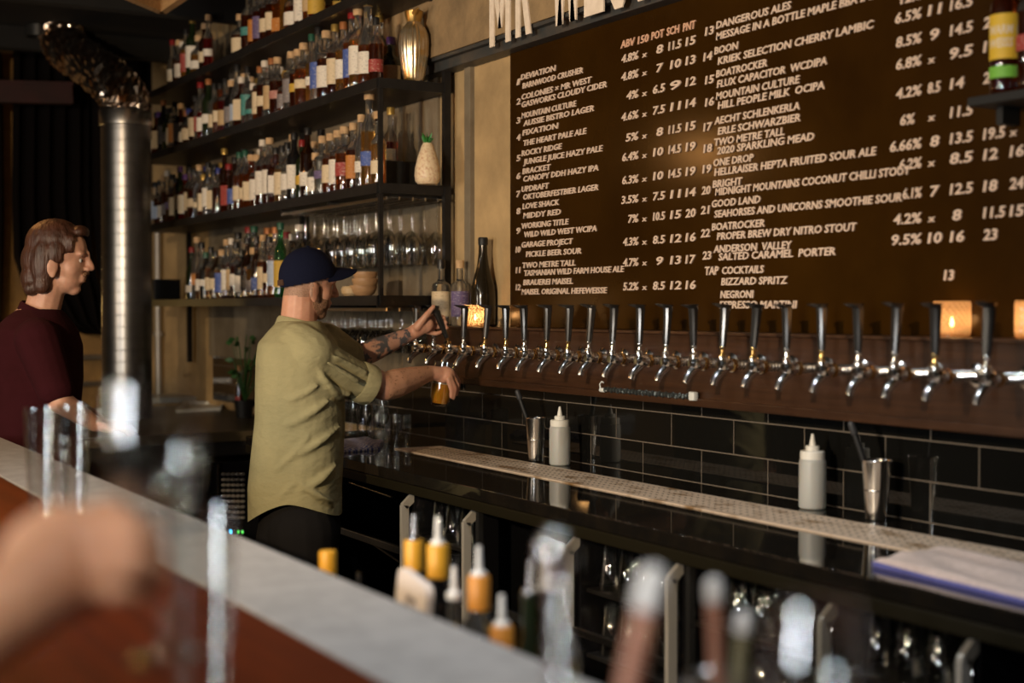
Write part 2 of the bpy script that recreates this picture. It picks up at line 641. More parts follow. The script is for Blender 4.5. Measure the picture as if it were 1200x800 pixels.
# concrete beam with the bar's name, steel angle under it
beam_z = 2.635
mb = MB(); mb.box((-3.0, WY - 0.06, beam_z + 0.30), (8.4, 0.12, 0.60)); 
beam = struct('trim_3', mb, m_beam)
mb = MB(); mb.box((-3.0, WY - 0.035, beam_z - 0.028), (8.4, 0.09, 0.055), bev=0.004)
mb.box((-3.0, WY - 0.085, beam_z - 0.008), (8.4, 0.05, 0.014))
struct('trim_4', mb, mat('beam_angle_steel', (0.055, 0.06, 0.062), 0.5, 0.4, noise=(14, (0.10, 0.085, 0.07), 0.4, 0.7)))

sign = thing('sign_lettering', 'large white block letters on the concrete beam above the menu board', 'sign',
             (-5.2, WY - 0.12, beam_z))
BY = WY - 0.12


def bx(px, z):
    return x_at(px, BY, z)


def letter(name, polys):
    b = MB()
    for poly in polys:
        n = len(poly)
        vs = [(x, BY, z) for x, z in poly] + [(x, BY - 0.006, z) for x, z in poly]
        fs = [tuple(range(n)), tuple(range(2 * n - 1, n - 1, -1))]
        for k in range(n):
            k2 = (k + 1) % n
            fs.append((k, k2, n + k2, n + k))
        b.add(vs, fs)
    b.build(name, m_sign, sign, smooth=False)


def glyph(ch, x0, x1, z0, z1):
    """strokes of a heavy condensed block letter as convex pieces in unit space"""
    S = {
        'M': [[(0, 0), (.22, 0), (.22, 1), (0, 1)], [(.78, 0), (1, 0), (1, 1), (.78, 1)],
              [(.0, 1), (.24, 1), (.58, .18), (.42, .18)], [(.76, 1), (1, 1), (.58, .18), (.42, .18)]],
        'R': [[(0, 0), (.30, 0), (.30, 1), (0, 1)], [(.3, .8), (.85, .8), (.7, 1), (.3, 1)],
              [(.68, .55), (.98, .62), (.98, .84), (.72, 1), (.66, .8)], [(.3, .42), (.75, .42), (.95, .60), (.3, .60)],
              [(.70, 0), (1.04, 0), (.68, .50), (.36, .50)]],
        'W': [[(-.02, 1), (.20, 1), (.36, 0), (.10, 0)], [(.42, 1), (.58, 1), (.36, 0), (.16, 0)],
              [(.42, 1), (.58, 1), (.88, 0), (.66, 0)], [(.82, 1), (1.04, 1), (.92, 0), (.68, 0)]],
        'E': [[(0, 0), (.30, 0), (.30, 1), (0, 1)], [(.3, 0), (1, 0), (1, .20), (.3, .20)],
              [(.3, .42), (.9, .42), (.9, .60), (.3, .60)], [(.3, .8), (1, .8), (1, 1), (.3, 1)]],
        'S': [[(.30, 0), (.74, 0), (1, .14), (.72, .2), (0, .2), (0, .13)],
              [(.70, .1), (1, .13), (1, .46), (.70, .42)], [(.25, .42), (.9, .42), (.98, .5), (.6, .60), (.04, .58)],
              [(0, .56), (.30, .58), (.30, .86), (0, .86)], [(0, .82), (.95, .8), (.95, .9), (.74, 1), (.26, 1)]],
        'T': [[(.34, 0), (.66, 0), (.66, 1), (.34, 1)], [(0, .8), (1, .8), (1, 1), (0, 1)]],
    }[ch]
    return [[(x0 + (x1 - x0) * x, z0 + (z1 - z0) * z) for x, z in p] for p in S]


for ch, pa, pb, zb in (('M', 575, 599, 53), ('R', 605.5, 623, 43), ('W', 650, 679, 28), ('E', 686, 709, 18),
                       ('S', 716, 736, 11), ('T', 742, 763, 2)):
    z0 = on_y((pa + pb) / 2, zb, BY).z + 0.003
    letter('letter', glyph(ch, bx(pa, 2.75), bx(pb, 2.75), z0, z0 + 0.36))

# ------------------------------------------------------------------ tiled splashback
mb = MB()
TX0, TX1 = -8.83, 1.2
mb.box(((TX0 + TX1) / 2, WY - 0.006, 1.111), (TX1 - TX0, 0.012, 0.278))
struct('trim_5', mb, m_grout)
mb = MB()
rows_z = [0.974, 1.0845, 1.195, 1.25]
ph = [-0.1, 0.065, -0.1]
x992 = on_y(992, 575, WY).x
x1155 = on_y(1155, 540, WY).x
for r in range(3):
    z0, z1 = rows_z[r], rows_z[r + 1]
    off = x992 if r in (0, 2) else x992 + 0.167
    k0 = int((TX0 - off) / 0.334) - 1
    k1 = int((TX1 - off) / 0.334) + 1
    for k in range(k0, k1 + 1):
        xa, xb = max(off + k * 0.334, TX0), min(off + (k + 1) * 0.334, TX1)
        if xb - xa < 0.02:
            continue
        mb.box(((xa + xb) / 2, WY - 0.0105, (z0 + z1) / 2), (xb - xa - 0.0042, 0.005, z1 - z0 - 0.0038), bev=0.0006)
struct('trim_6', mb, m_tile)

# ------------------------------------------------------------------ menu board
BX0, BX1, BZ0, BZ1 = x_at(603, WY, 2.0), 0.9, 1.478, 2.60
board = thing('menu_board', 'big brown menu board of white drinks lettering on the wall above the taps', 'menu board',
              ((BX0 + BX1) / 2, WY - 0.012, BZ0))
mb = MB(); mb.box(((BX0 + BX1) / 2, WY - 0.012, (BZ0 + BZ1) / 2), (BX1 - BX0, 0.018, BZ1 - BZ0), bev=0.002)
mb.build('panel', m_board, board, smooth=False)
LY = WY - 0.0215

# (number, (px, py)) , text, left px, baseline py, right px
LEFT = [
    ('1', 'DEVIATION', 611, 94, 652), ('', 'BARNWOOD CRUSHER', 613, 104, 684),
    ('2', 'COLONIES × MR WEST', 612, 117, 694), ('', 'GASWORKS CLOUDY CIDER', 612, 126, 712),
    ('3', 'MOUNTAIN CULTURE', 612, 139, 676), ('', 'AUSSIE BISTRO LAGER', 614, 148, 697),
    ('4', 'FIXATION', 613, 159, 655), ('', 'THE HEART PALE ALE', 614, 171, 688),
    ('5', 'ROCKY RIDGE', 612, 183, 659), ('', 'JUNGLE JUICE HAZY PALE', 614, 193, 707),
    ('6', 'BRACKET', 613, 204, 646), ('', 'CANOPY DDH HAZY IPA', 614, 213, 702),
    ('7', 'UPDRAFT', 612, 225, 644), ('', 'OKTOBERFESTBIER LAGER', 614, 234, 702),
    ('8', 'LOVE SHACK', 613, 245, 656), ('', 'MIDDY RED', 614, 256, 658),
    ('9', 'WORKING TITLE', 612, 268, 667), ('', 'WILD WILD WEST WCIPA', 615, 278, 700),
    ('10', 'GARAGE PROJECT', 612, 290, 672), ('', 'PICKLE BEER SOUR', 617, 301, 682),
    ('11', 'TWO METRE TALL', 613, 314, 675), ('', 'TASMANIAN WILD FARM HOUSE ALE', 615, 323, 732),
    ('12', 'BRAUEREI MAISEL', 614, 334, 672), ('', 'MAISEL ORIGINAL HEFEWEISSE', 612, 345, 712),
]
RIGHTC = [
    ('13', 'DANGEROUS ALES', 840, 34, 928), ('', 'MESSAGE IN A BOTTLE MAPLE BBA IMP ST', 840, 47, 1046),
    ('14', 'BOON', 838, 64, 866), ('', 'KRIEK SELECTION CHERRY LAMBIC', 842, 76, 1025),
    ('15', 'BOATROCKER', 840, 91, 900), ('', 'FLUX CAPACITOR  WCDIPA', 841, 103, 970),
    ('16', 'MOUNTAIN CULTURE', 840, 117, 938), ('', 'HILL PEOPLE MILK  OCIPA', 842, 128, 967),
    ('17', 'AECHT SCHLENKERLA', 838, 146, 938), ('', 'ERLE SCHWARZBIER', 842, 158, 939),
    ('18', 'TWO METRE TALL', 838, 171, 920), ('', '2020 SPARKLING MEAD', 841, 181, 955),
    ('19', 'ONE DROP', 837, 195, 884), ('', 'HELLRAISER HEPTA FRUITED SOUR ALE', 838, 206, 1028),
    ('20', 'BRIGHT', 836, 220, 871), ('', 'MIDNIGHT MOUNTAINS COCONUT CHILLI STOUT', 839, 229, 1068),
    ('21', 'GOOD LAND', 835, 243, 892), ('', 'SEAHORSES AND UNICORNS SMOOTHIE SOUR', 838, 255, 1058),
    ('22', 'BOATROCKER', 835, 270, 897), ('', 'PROPER BREW DRY NITRO STOUT', 841, 281, 1005),
    ('23', 'ANDERSON  VALLEY', 837, 296, 929), ('', 'SALTED CARAMEL  PORTER', 843, 305, 980),
    ('TAP', 'COCKTAILS', 847, 321, 896), ('', 'BIZZARD SPRITZ', 846, 334, 924),
    ('', 'NEGRONI', 845, 349, 884), ('', 'ESPRESSO MARTINI', 844, 361, 935),
]


def put(mb_, s, px0, py, px1, hpx=None, shear=0.12, hm=None):
    p0 = on_y(px0, py, LY)
    x1 = x_at(px1, LY, p0.z)
    h = hm if hm else hpx * (p0 - CAM).dot(FWD) / FPX
    text_on_wall(mb_, s, p0.x, x1, p0.z, h, LY, shear=shear, bold=0.022)


for num, s, a, py, b in LEFT:
    t = MB()
    put(t, s, a, py, b, hm=0.0215)
    if num:
        put(t, num, 606 if len(num) == 1 else 605, py + 6, 610.5, hm=0.024)
    t.build('menu_line', m_letter, board, smooth=False)
for num, s, a, py, b in RIGHTC:
    t = MB()
    put(t, s, a, py, b, hm=0.0228)
    if num == 'TAP':
        put(t, num, 827, 322, 843, hm=0.0265)
    elif num:
        put(t, num, a - 13, py + 8, a - 2.5, hm=0.026)
    t.build('menu_line', m_letter, board, smooth=False)
t = MB()
for s, a, b, py in (('ABV', 728, 745, 57), ('150', 748, 761, 52), ('POT', 764, 779, 47), ('SCH', 782, 797, 42), ('PNT', 801, 816, 37)):
    put(t, s, a, py, b, hm=0.026)
t.build('price_heading', m_letter_red, board, smooth=False)
PL = [(729, 74, '4.8%', 'x', '8', '11.5', '15'), (729, 95, '4.8%', 'x', '7', '10', '13'), (735, 117, '4%', 'x', '6.5', '9', '12'),
      (729, 142, '4.6%', 'x', '7.5', '11', '14'), (734, 166, '5%', 'x', '8', '11.5', '15'), (730, 189, '6.4%', 'x', '10', '14.5', '19'),
      (730, 216, '6.3%', 'x', '10', '14.5', '19'), (729, 239, '3.5%', 'x', '7.5', '11', '14'), (737, 261, '7%', 'x', '10.5', '15', '20'),
      (731, 288, '4.3%', 'x', '8.5', '12', '16'), (731, 312, '4.7%', 'x', '9', '13', '17'), (731, 340, '5.2%', 'x', '8.5', '12', '16')]
for px, py, *c in PL:
    t = MB()
    sl = (py - 362) / (px + 361)
    for s, a, b in zip(c, (px, 753, 770 if len(c[2]) < 2 else 766, 786 if len(c[3]) < 3 else 784, 804),
                       (749, 759, 778 if len(c[2]) < 3 else 780, 799, 816)):
        put(t, s, a, 362 + sl * (a + 361), b, hm=0.0275 if s != 'x' else 0.019)
        if s is not c[0]:
            t.build('price', m_letter, board, smooth=False)
            t = MB()
PR = [(1056, 5, '12%', '', '', ''), (1050, 28, '6.5%', '11', '16.5', ''), (1051, 56, '8.5%', '9', '14.5', '21'),
      (1051, 82, '6.8%', 'x', '9.5', '13'), (1051, 116, '4.2%', '8.5', '14', '20'), (1056, 147, '6%', 'x', '11.5', ''),
      (1044, 178, '6.66%', '8', '13.5', '19.5', 'x'), (1055, 199, '6.2%', 'x', '8.5', '12', '16'),
      (1059, 233, '6.1%', '7', '12.5', '18', '24'), (1048, 263, '4.2%', 'x', '8', '11.5', '15'),
      (1046, 287, '9.5%', '10', '16', '23', '')]
for px, py, *c in PR:
    t = MB()
    sl = (py - 362) / (px + 361)
    cols = [(px, 1081), (1088, 1103), (1114, 1141), (1153, 1171 if len(c[3]) < 3 else 1179), (1184, 1199)]
    for s, (a, b) in zip(c, cols):
        if not s:
            continue
        if s == 'x':
            b = a + 9
        elif len(s) == 1:
            a, b = a + 3, a + 14
        elif len(s) == 2:
            b = a + 17
        t = MB()
        put(t, s, a, 362 + sl * (a + 361), b, hm=0.0275 if s != 'x' else 0.019)
        t.build('price', m_letter, board, smooth=False)
t = MB(); put(t, '13', 1107, 328, 1119, hm=0.026); t.build('menu_line', m_letter, board, smooth=False)

# ------------------------------------------------------------------ tap panel
PX0, PX1, PYF = -5.50, 1.0, 2.75
panel = thing('tap_panel', 'long dark wooden box panel carrying the row of beer taps', 'tap panel', (-2.3, PYF, 1.244))
cx, sx = (PX0 + PX1) / 2, PX1 - PX0
mb = MB(); mb.box((cx, (PYF + WY - 0.02) / 2, 1.358), (sx, WY - 0.02 - PYF, 0.222), bev=0.003); mb.build('fascia', m_wood, panel, smooth=False)
mb = MB(); mb.box((cx, (PYF + WY - 0.019) / 2 - 0.006, 1.4735), (sx, WY - 0.019 - PYF + 0.012, 0.009), bev=0.002)
mb.build('ledge', mat('worn_ledge_wood', (0.075, 0.034, 0.016), 0.32, noise=(9, (0.03, 0.014, 0.007), 0.3, 0.7, (0.4, 4, 4))), panel, smooth=False)
mb = MB(); mb.box((cx, PYF - 0.008, 1.256), (sx, 0.016, 0.026), bev=0.004); mb.build('lower_lip', m_wood, panel, smooth=False)

# ------------------------------------------------------------------ main counter with open glass bays below
CZ, CF = 0.974, 2.18
C0, C1 = -6.2, 1.0
counter = thing('back_counter', 'long black polished counter under the beer taps with open glass bays below', 'counter', (-3.0, 2.5, 0.0))
cx, sx = (C0 + C1) / 2, C1 - C0
mb = MB(); mb.box((cx, (CF + WY - 0.02) / 2, CZ - 0.02), (sx, WY - 0.02 - CF, 0.04), bev=0.004)
mb.build('worktop', m_counter, counter, smooth=False)
mb = MB(); mb.box((cx, CF + 0.012, CZ - 0.058), (sx, 0.024, 0.034), bev=0.003); mb.build('apron', m_counter_edge, counter, smooth=False)
mb = MB(); mb.box((cx, WY - 0.06, 0.47), (sx, 0.05, 0.92)); mb.build('back_panel', m_blackgloss, counter, smooth=False)
mb = MB(); mb.box((cx, CF + 0.09, 0.06), (sx, 0.03, 0.12)); mb.build('kick_plate', m_blacksteel, counter, smooth=False)
BAYS = [-4.59, -4.12, -3.49, -2.99, -2.413, -2.006, -1.45]
for k, x in enumerate(BAYS + [-5.28, -6.17, -0.9, 0.2]):
    mb = MB(); mb.box((x, 2.52, 0.47), (0.022, 0.56, 0.86), bev=0.002); mb.build('divider', m_blackgloss, counter, smooth=False)
for (xa, xb) in ((-4.59, -4.12), (-3.49, -2.99), (-2.99, -2.413), (-2.413, -2.006), (-2.006, -1.45)):
    for z in (0.735, 0.545, 0.36):
        mb = MB(); mb.box(((xa + xb) / 2, 2.53, z - 0.006), (xb - xa - 0.024, 0.54, 0.012), bev=0.002)
        mb.build('glass_shelf', mat('rack_shelf', (0.03, 0.028, 0.027), 0.3, 0.6), counter, smooth=False)
for x in (-4.59, -4.12, -3.49, -2.99, -2.413, -2.006):
    mb = MB()
    pts = [(x, 2.205, 0.30), (x, 2.205, 0.845), (x, 2.29, 0.925)]
    for i in range(2):
        a, b = Vector(pts[i]), Vector(pts[i + 1])
        d = (b - a)
        R = d.to_track_quat('Z', 'Y').to_matrix()
        mb.box((a + b) / 2, (0.016, 0.030, d.length + 0.008), R=R, bev=0.002)
    mb.build('bracket', mat('satin_bracket', (0.50, 0.47, 0.42), 0.4, 0.4), counter, smooth=False)
for x in (-4.02, -2.90):
    mb = MB(); mb.box((x, 2.20, 0.52), (0.018, 0.02, 0.78), bev=0.002); mb.build('upright', m_gun, counter, smooth=False)
mb = MB(); mb.box((-4.94, 2.22, 0.675), (0.66, 0.016, 0.028), bev=0.003); mb.build('front_rail', m_steel, counter, smooth=False)
mb = MB(); mb.tube([(-4.95, 2.22, 0.672), (-4.64, 2.26, 0.60)], 0.005); mb.build('strut', m_steel, counter)
mb = MB(); mb.tube([(-5.1, 2.215, 0.875), (-4.72, 2.215, 0.862)], 0.004); mb.build('hanging_rail', m_steel, counter)
mb = MB(); mb.box((-3.80, 2.23, 0.585), (0.56, 0.016, 0.03), bev=0.003); mb.build('front_rail', m_gun, counter, smooth=False)
mb = MB(); mb.box((-3.24, 2.21, 0.62), (0.46, 0.014, 0.022), bev=0.003); mb.build('front_rail', m_steel, counter, smooth=False)

strip = thing('drip_strip', 'long perforated steel drip strip let into the black counter', 'drip tray', (-2.5, 2.6, CZ))
mb = MB()
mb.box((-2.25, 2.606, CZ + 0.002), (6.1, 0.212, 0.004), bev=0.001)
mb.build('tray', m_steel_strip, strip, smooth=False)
mb = MB()
for k in range(300):
    x = -5.2 + k * 0.0145
    for q in range(5):
        if (k + q) % 2 == 0 and x < -0.6:
            mb.box((x, 2.535 + q * 0.035, CZ + 0.0042), (0.006, 0.006, 0.0012))
o = mb.build('drain_holes', m_black, strip, smooth=False)
o['kind'] = 'stuff'

# ------------------------------------------------------------------ beer taps
TY = 2.615
TAPX = [491, 512, 531, 547, 572, 597, 619, 645, 670, 694, 722, 754, 785, 818, 851, 887, 927, 968, 1011, 1053, 1101, 1161]


def tap_parts(root, tilt, turn=0.0):
    """local frame: origin on the tap's axis at panel face height; -y to the bartender"""
    L = PYF - TY - 0.003
    b = MB()
    RY = Matrix.Rotation(-PI / 2, 4, 'X')          # lathe axis z -> y
    b.lathe([(0, 0), (0.030, 0), (0.030, -0.006), (0.022, -0.012), (0.018, -0.014), (0, -0.014)], Matrix.Translation((0, L, 0)) @ Matrix.Rotation(-PI / 2, 4, 'X'), 20)
    b.build('wall_flange', m_chrome, root, local=True)
    b = MB()
    prof = [(0, 0.012)]
    n = 9
    for k in range(n):
        z = 0.014 + k * (L - 0.03) / n
        prof += [(0.0115, z), (0.0150, z + 0.002), (0.0150, z + 0.005), (0.0115, z + 0.007)]
    prof += [(0.0115, L - 0.01), (0, L - 0.01)]
    b.lathe(prof, RY, 16)
    b.build('shank', m_chrome, root, local=True)
    b = MB()
    b.lathe([(0, 0.000), (0.019, 0.0), (0.021, 0.004), (0.021, 0.014), (0.019, 0.018), (0, 0.018)], Matrix.Translation((0, 0.012, 0)) @ RY, 6)
    b.build('coupling_nut', m_brass, root, local=True)
    b = MB()
    b.lathe([(0, -0.030), (0.012, -0.029), (0.018, -0.021), (0.0205, -0.006), (0.019, 0.012), (0.015, 0.022), (0, 0.022)], RY, 18)
    b.cap((0, -0.012, 0.006), 0.015, (0, -0.016, 0.022), 0.011)
    b.build('faucet_body', m_chrome, root, local=True)
    b = MB()
    pts = [(0, 0.006, -0.004), (0, -0.014, -0.016), (0, -0.030, -0.028), (0, -0.042, -0.042), (0, -0.047, -0.058)]
    b.tube(pts, [0.0150, 0.0140, 0.0125, 0.0112, 0.0105], 14)
    b.build('spout', m_chrome, root, local=True)
    M = Matrix.Translation((0, -0.016, 0.022)) @ Matrix.Rotation(turn, 4, 'Z') @ Matrix.Rotation(tilt, 4, 'X')
    b = MB()
    b.lathe([(0, 0), (0.009, 0.0), (0.011, 0.004), (0.011, 0.008), (0.007, 0.012), (0.006, 0.022), (0.009, 0.026), (0.009, 0.032), (0, 0.032)], M, 14)
    b.build('lever_collar', m_brass if rnd.random() < 0.45 else m_chrome, root, local=True)
    b = MB()
    rings = []
    for z, hx, hy in ((0.030, 0.0085, 0.0075), (0.05, 0.0105, 0.009), (0.09, 0.0120, 0.0105), (0.125, 0.0128, 0.012), (0.143, 0.0128, 0.014),
                      (0.1505, 0.0140, 0.024), (0.155, 0.0150, 0.032)):
        oy = 0.0 if z < 0.145 else -0.014
        ring = [(hx * .55, -hy), (hx, -hy * .55), (hx, hy * .55), (hx * .55, hy), (-hx * .55, hy), (-hx, hy * .55), (-hx, -hy * .55), (-hx * .55, -hy)]
        rings.append([M @ Vector((x, y + (oy if z > 0.145 else 0), z)) for x, y in ring])
    b.loft(rings)
    b.build('handle', m_gun, root, local=True, angle=30)


taps = []
for i, px in enumerate(TAPX):
    x = x_at(px, TY, 1.40)
    lab = 'chrome beer tap with grey lever, %s from the left in the row' % nth(i)
    if i == 2:
        lab = 'chrome beer tap with its lever pulled forward in the bartender\'s hand'
    elif i == 0:
        lab = 'chrome beer tap at the far left end, beside the bartender\'s forearm'
    elif i == 1:
        lab = 'chrome beer tap just left of the one being pulled'
    elif i == len(TAPX) - 1:
        lab = 'chrome beer tap at the near right end of the row'
    elif i == len(TAPX) - 2:
        lab = 'chrome beer tap in front of the lit candle holder on the right'
    t = thing('beer_tap', lab, 'beer tap', (x, TY, 1.387), 'beer taps in a row on the wooden panel')
    tap_parts(t, 0.42 if i == 2 else rnd.uniform(-0.13, 0.02), 0.0 if i == 2 else rnd.uniform(-0.12, 0.12))
    taps.append(t)
b = MB(); s0 = Vector(taps[2].location)
b.tube([s0 + Vector((0, -0.047, -0.058)), s0 + Vector((0.0, -0.050, -0.115))], 0.003, 8)
b.build('beer_stream', G['golden'], taps[2])


# ------------------------------------------------------------------ bottles
def bottle_profile(kind, s=1.0):
    if kind == 'tall':
        p = [(0, .004), (.030, 0), (.035, .006), (.036, .02), (.036, .19), (.034, .205), (.020, .225), (.0145, .24), (.0135, .285), (.0155, .287), (.0155, .296), (0, .296)]
        body, lab = (.20, .19), (.055, .165)
    elif kind == 'wine':
        p = [(0, .012), (.030, 0), (.0365, .006), (.0375, .02), (.0375, .15), (.035, .175), (.023, .205), (.0155, .235), (.0142, .295), (.0158, .297), (.0158, .305), (0, .305)]
        body, lab = (.20, .15), (.045, .125)
    elif kind == 'squat':
        p = [(0, .006), (.040, 0), (.046, .007), (.047, .02), (.047, .12), (.043, .138), (.024, .155), (.0165, .168), (.0155, .20), (.018, .202), (.018, .212), (0, .212)]
        body, lab = (.13, .12), (.030, .105)
    elif kind == 'slim':
        p = [(0, .004), (.024, 0), (.029, .006), (.030, .02), (.031, .20), (.027, .225), (.0155, .25), (.0135, .27), (.013, .315), (.015, .317), (.015, .325), (0, .325)]
        body, lab = (.21, .20), (.05, .17)
    else:  # shouldered
        p = [(0, .006), (.034, 0), (.040, .006), (.041, .02), (.041, .165), (.038, .182), (.020, .194), (.0150, .205), (.0145, .25), (.0165, .252), (.0165, .262), (0, .262)]
        body, lab = (.18, .165), (.04, .15)
    return [(r * s, z * s) for r, z in p], body[1] * s, (lab[0] * s, lab[1] * s)


def square_body(b, w, h, mi):
    c = w * 0.3
    ring = lambda k, z: [(x * k, y * k, z) for x, y in ((w - c, -w), (w, -w + c), (w, w - c), (w - c, w), (-w + c, w), (-w, w - c), (-w, -w + c), (-w + c, -w))]
    b.loft([[Vector(p) for p in ring(k, z)] for k, z in ((.92, 0), (1, .006), (1, h * .93), (.9, h), (.45, h + .016), (.40, h + .03))], mi)


def make_bottle(name, label, loc, kind, glass, lm, cap, s=1.0, group=None, rz=0.0, cat='bottle', pour=None, capr=1.12, caph=0.03, lfull=False):
    t = thing(name, label, cat, loc, group, rz)
    b = MB()
    if kind == 'square':
        p, top, (l0, l1) = bottle_profile('shouldered', s)
        square_body(b, .036 * s, .165 * s, 0)
        b.lathe([(0, .17 * s), (.016 * s, .175 * s), (.0145 * s, .20 * s), (.0145 * s, .24 * s), (.0165 * s, .242 * s), (.0165 * s, .25 * s), (0, .25 * s)], None, 16, 0)
        ztop, rn = .25 * s, .0165 * s
    else:
        p, top, (l0, l1) = bottle_profile(kind, s)
        i_f = max(i for i, q in enumerate(p) if q[1] <= top * 1.02)
        clear_neck = glass in ('amber', 'dark amber', 'golden', 'red')
        b.lathe(p, None, 20, [1 if (clear_neck and i >= i_f) else 0 for i in range(len(p) - 1)])
        ztop, rn = p[-1][1], p[-2][0]
    b.build('glass_body', [G[glass], G['clear']], t, local=True)
    if lm:
        lh = 1.0 if lfull else rnd.choice((1.0, 1.0, .85, .7, .55)); l0, l1 = l0 + (l1 - l0) * (1 - lh) * rnd.choice((0, .5, .8)), l1
        l1 = l0 + (l1 - l0) * lh
        b = MB()
        if kind == 'square':
            w = .0365 * s
            b.box((0, -w - 0.0002, (l0 + l1) / 2), (w * 1.5, 0.0012, (l1 - l0)))
            b.box((-w - 0.0002, 0, (l0 + l1) / 2), (0.0012, w * 1.5, (l1 - l0)))
        else:
            r = p[4][0] + 0.0007
            a0, a1 = -PI / 2 - 1.25, -PI / 2 + 1.25
            b.lathe([(r, l0), (r, l1)], None, 14, 0, a0, a1)
            b.lathe([(r + .0005, l0), (r + .0005, l1)], None, 14, 0, a0, a1)
        b.build('front_label', LM[lm], t, local=True)
    if cap:
        b = MB()
        b.lathe([(0, ztop - 0.012), (rn * capr, ztop - 0.012), (rn * capr, ztop + caph * .6), (rn * capr * 0.92, ztop + caph * .72), (0, ztop + caph * .72)], None, 14)
        b.build('stopper' if cap == 'cork' else 'capsule', CAPM[cap], t, local=True)
    if pour:
        b = MB()
        b.lathe([(0, ztop - 0.005), (.013, ztop - 0.005), (.013, ztop + .006), (.006, ztop + .010), (.005, ztop + .03), (.0042, ztop + .05), (0, ztop + .05)], None, 12)
        b.build('pour_spout', pour, t, local=True)
    return t


# ------------------------------------------------------------------ shelf unit
SX0, SX1, SYF = -9.22, -5.51, 2.53
SHELF_Z = [2.915, 2.525, 2.082, 1.606]
unit = thing('bottle_shelf', 'tall black steel shelf unit full of spirit bottles against the concrete wall', 'shelf unit', (-7.2, 2.7, 1.25))
cx, sx = (SX0 + SX1) / 2, SX1 - SX0
for z in SHELF_Z:
    mb = MB(); mb.box((cx, (SYF + WY - 0.03) / 2, z - 0.017), (sx, WY - 0.03 - SYF, 0.034), bev=0.002)
    mb.build('shelf_board', m_shelf, unit, smooth=False)
    mb = MB()
    mb.box((cx, SYF - 0.004, z - 0.019), (sx, 0.014, 0.042))
    mb.box((SX1 + 0.004, (SYF + WY - 0.03) / 2, z - 0.019), (0.014, WY - 0.03 - SYF, 0.042))
    mb.build('edge_frame', m_blacksteel, unit, smooth=False)
for x in (SX0 + 0.02, -7.18, SX1 - 0.0):
    mb = MB(); mb.box((x, WY - 0.048, 2.30), (0.030, 0.030, 2.2)); mb.build('post', m_blacksteel, unit, smooth=False)
mb = MB(); mb.box((SX1 - 0.009, SYF + 0.012, 2.06), (0.018, 0.018, 0.94)); mb.build('post', m_blacksteel, unit, smooth=False)
for z0 in (SHELF_Z[2], SHELF_Z[3]):
    for y in (2.575, 2.635, 2.70, 2.76, 2.82, 2.868):
        mb = MB(); mb.box((-6.15, y, z0 - 0.058), (1.24, 0.006, 0.014)); mb.build('glass_rail', m_steel, unit, smooth=False)
    for x in (-6.7, -6.1, -5.56):
        mb = MB(); mb.box((x, 2.715, z0 - 0.046), (0.02, 0.34, 0.012)); mb.build('rail_bar', m_blacksteel, unit, smooth=False)

SN = ['top shelf', 'second shelf', 'third shelf', 'lowest shelf']
KW = {'tall': 'straight', 'wine': 'tapered', 'squat': 'squat', 'slim': 'slim', 'shouldered': 'rounded', 'square': 'square'}
GL = (['amber'] * 7 + ['dark amber'] * 7 + ['golden'] * 4 + ['clear'] * 7 + ['brown'] * 4 + ['dark green'] * 2 + ['red'] * 2 + ['black'] * 2)
KD = ['tall', 'tall', 'wine', 'squat', 'slim', 'shouldered', 'shouldered', 'shouldered', 'square']
LC = ['cream'] * 9 + ['white'] * 7 + ['tan'] * 3 + ['pale blue', 'blue', 'red', 'orange', 'teal', 'black', 'black', 'grey', 'grey', 'yellow', 'pink', 'purple', None]
CP = ['cork'] * 6 + ['black'] * 6 + ['white'] * 2 + ['gold'] * 2 + ['red', 'copper', 'purple', 'blue', 'green']


def bottle_row(shelf, row, x0, x1, y, n, smin, smax, special=None, jy=0.008):
    special = special or {}
    for k in range(n):
        x = x0 + (x1 - x0) * (k + 0.5) / n + rnd.uniform(-0.006, 0.006)
        g, kd, lc, cp = rnd.choice(GL), rnd.choice(KD), rnd.choice(LC), rnd.choice(CP)
        s = rnd.uniform(smin, smax)
        if k in special:
            sp = special[k]
            kd, g, lc, cp, s = sp
        if abs(x1 - x0) / n < 0.098 and kd == 'squat':
            s = min(s, abs(x1 - x0) / n / 0.1)
        lab = '%s %s bottle%s, %s from left, %s, %s' % (
            g, KW[kd], (' with %s label' % lc) if lc else '', nth(k), row + ' row', SN[shelf])
        make_bottle('spirit_bottle', lab, (x, y + rnd.uniform(-jy, jy), SHELF_Z[shelf] + 0.0005), kd, g, lc, cp, s,
                    'spirit bottles on the ' + SN[shelf], rnd.uniform(0.45, 1.05), capr=1.15 if cp != 'cork' else 1.25)


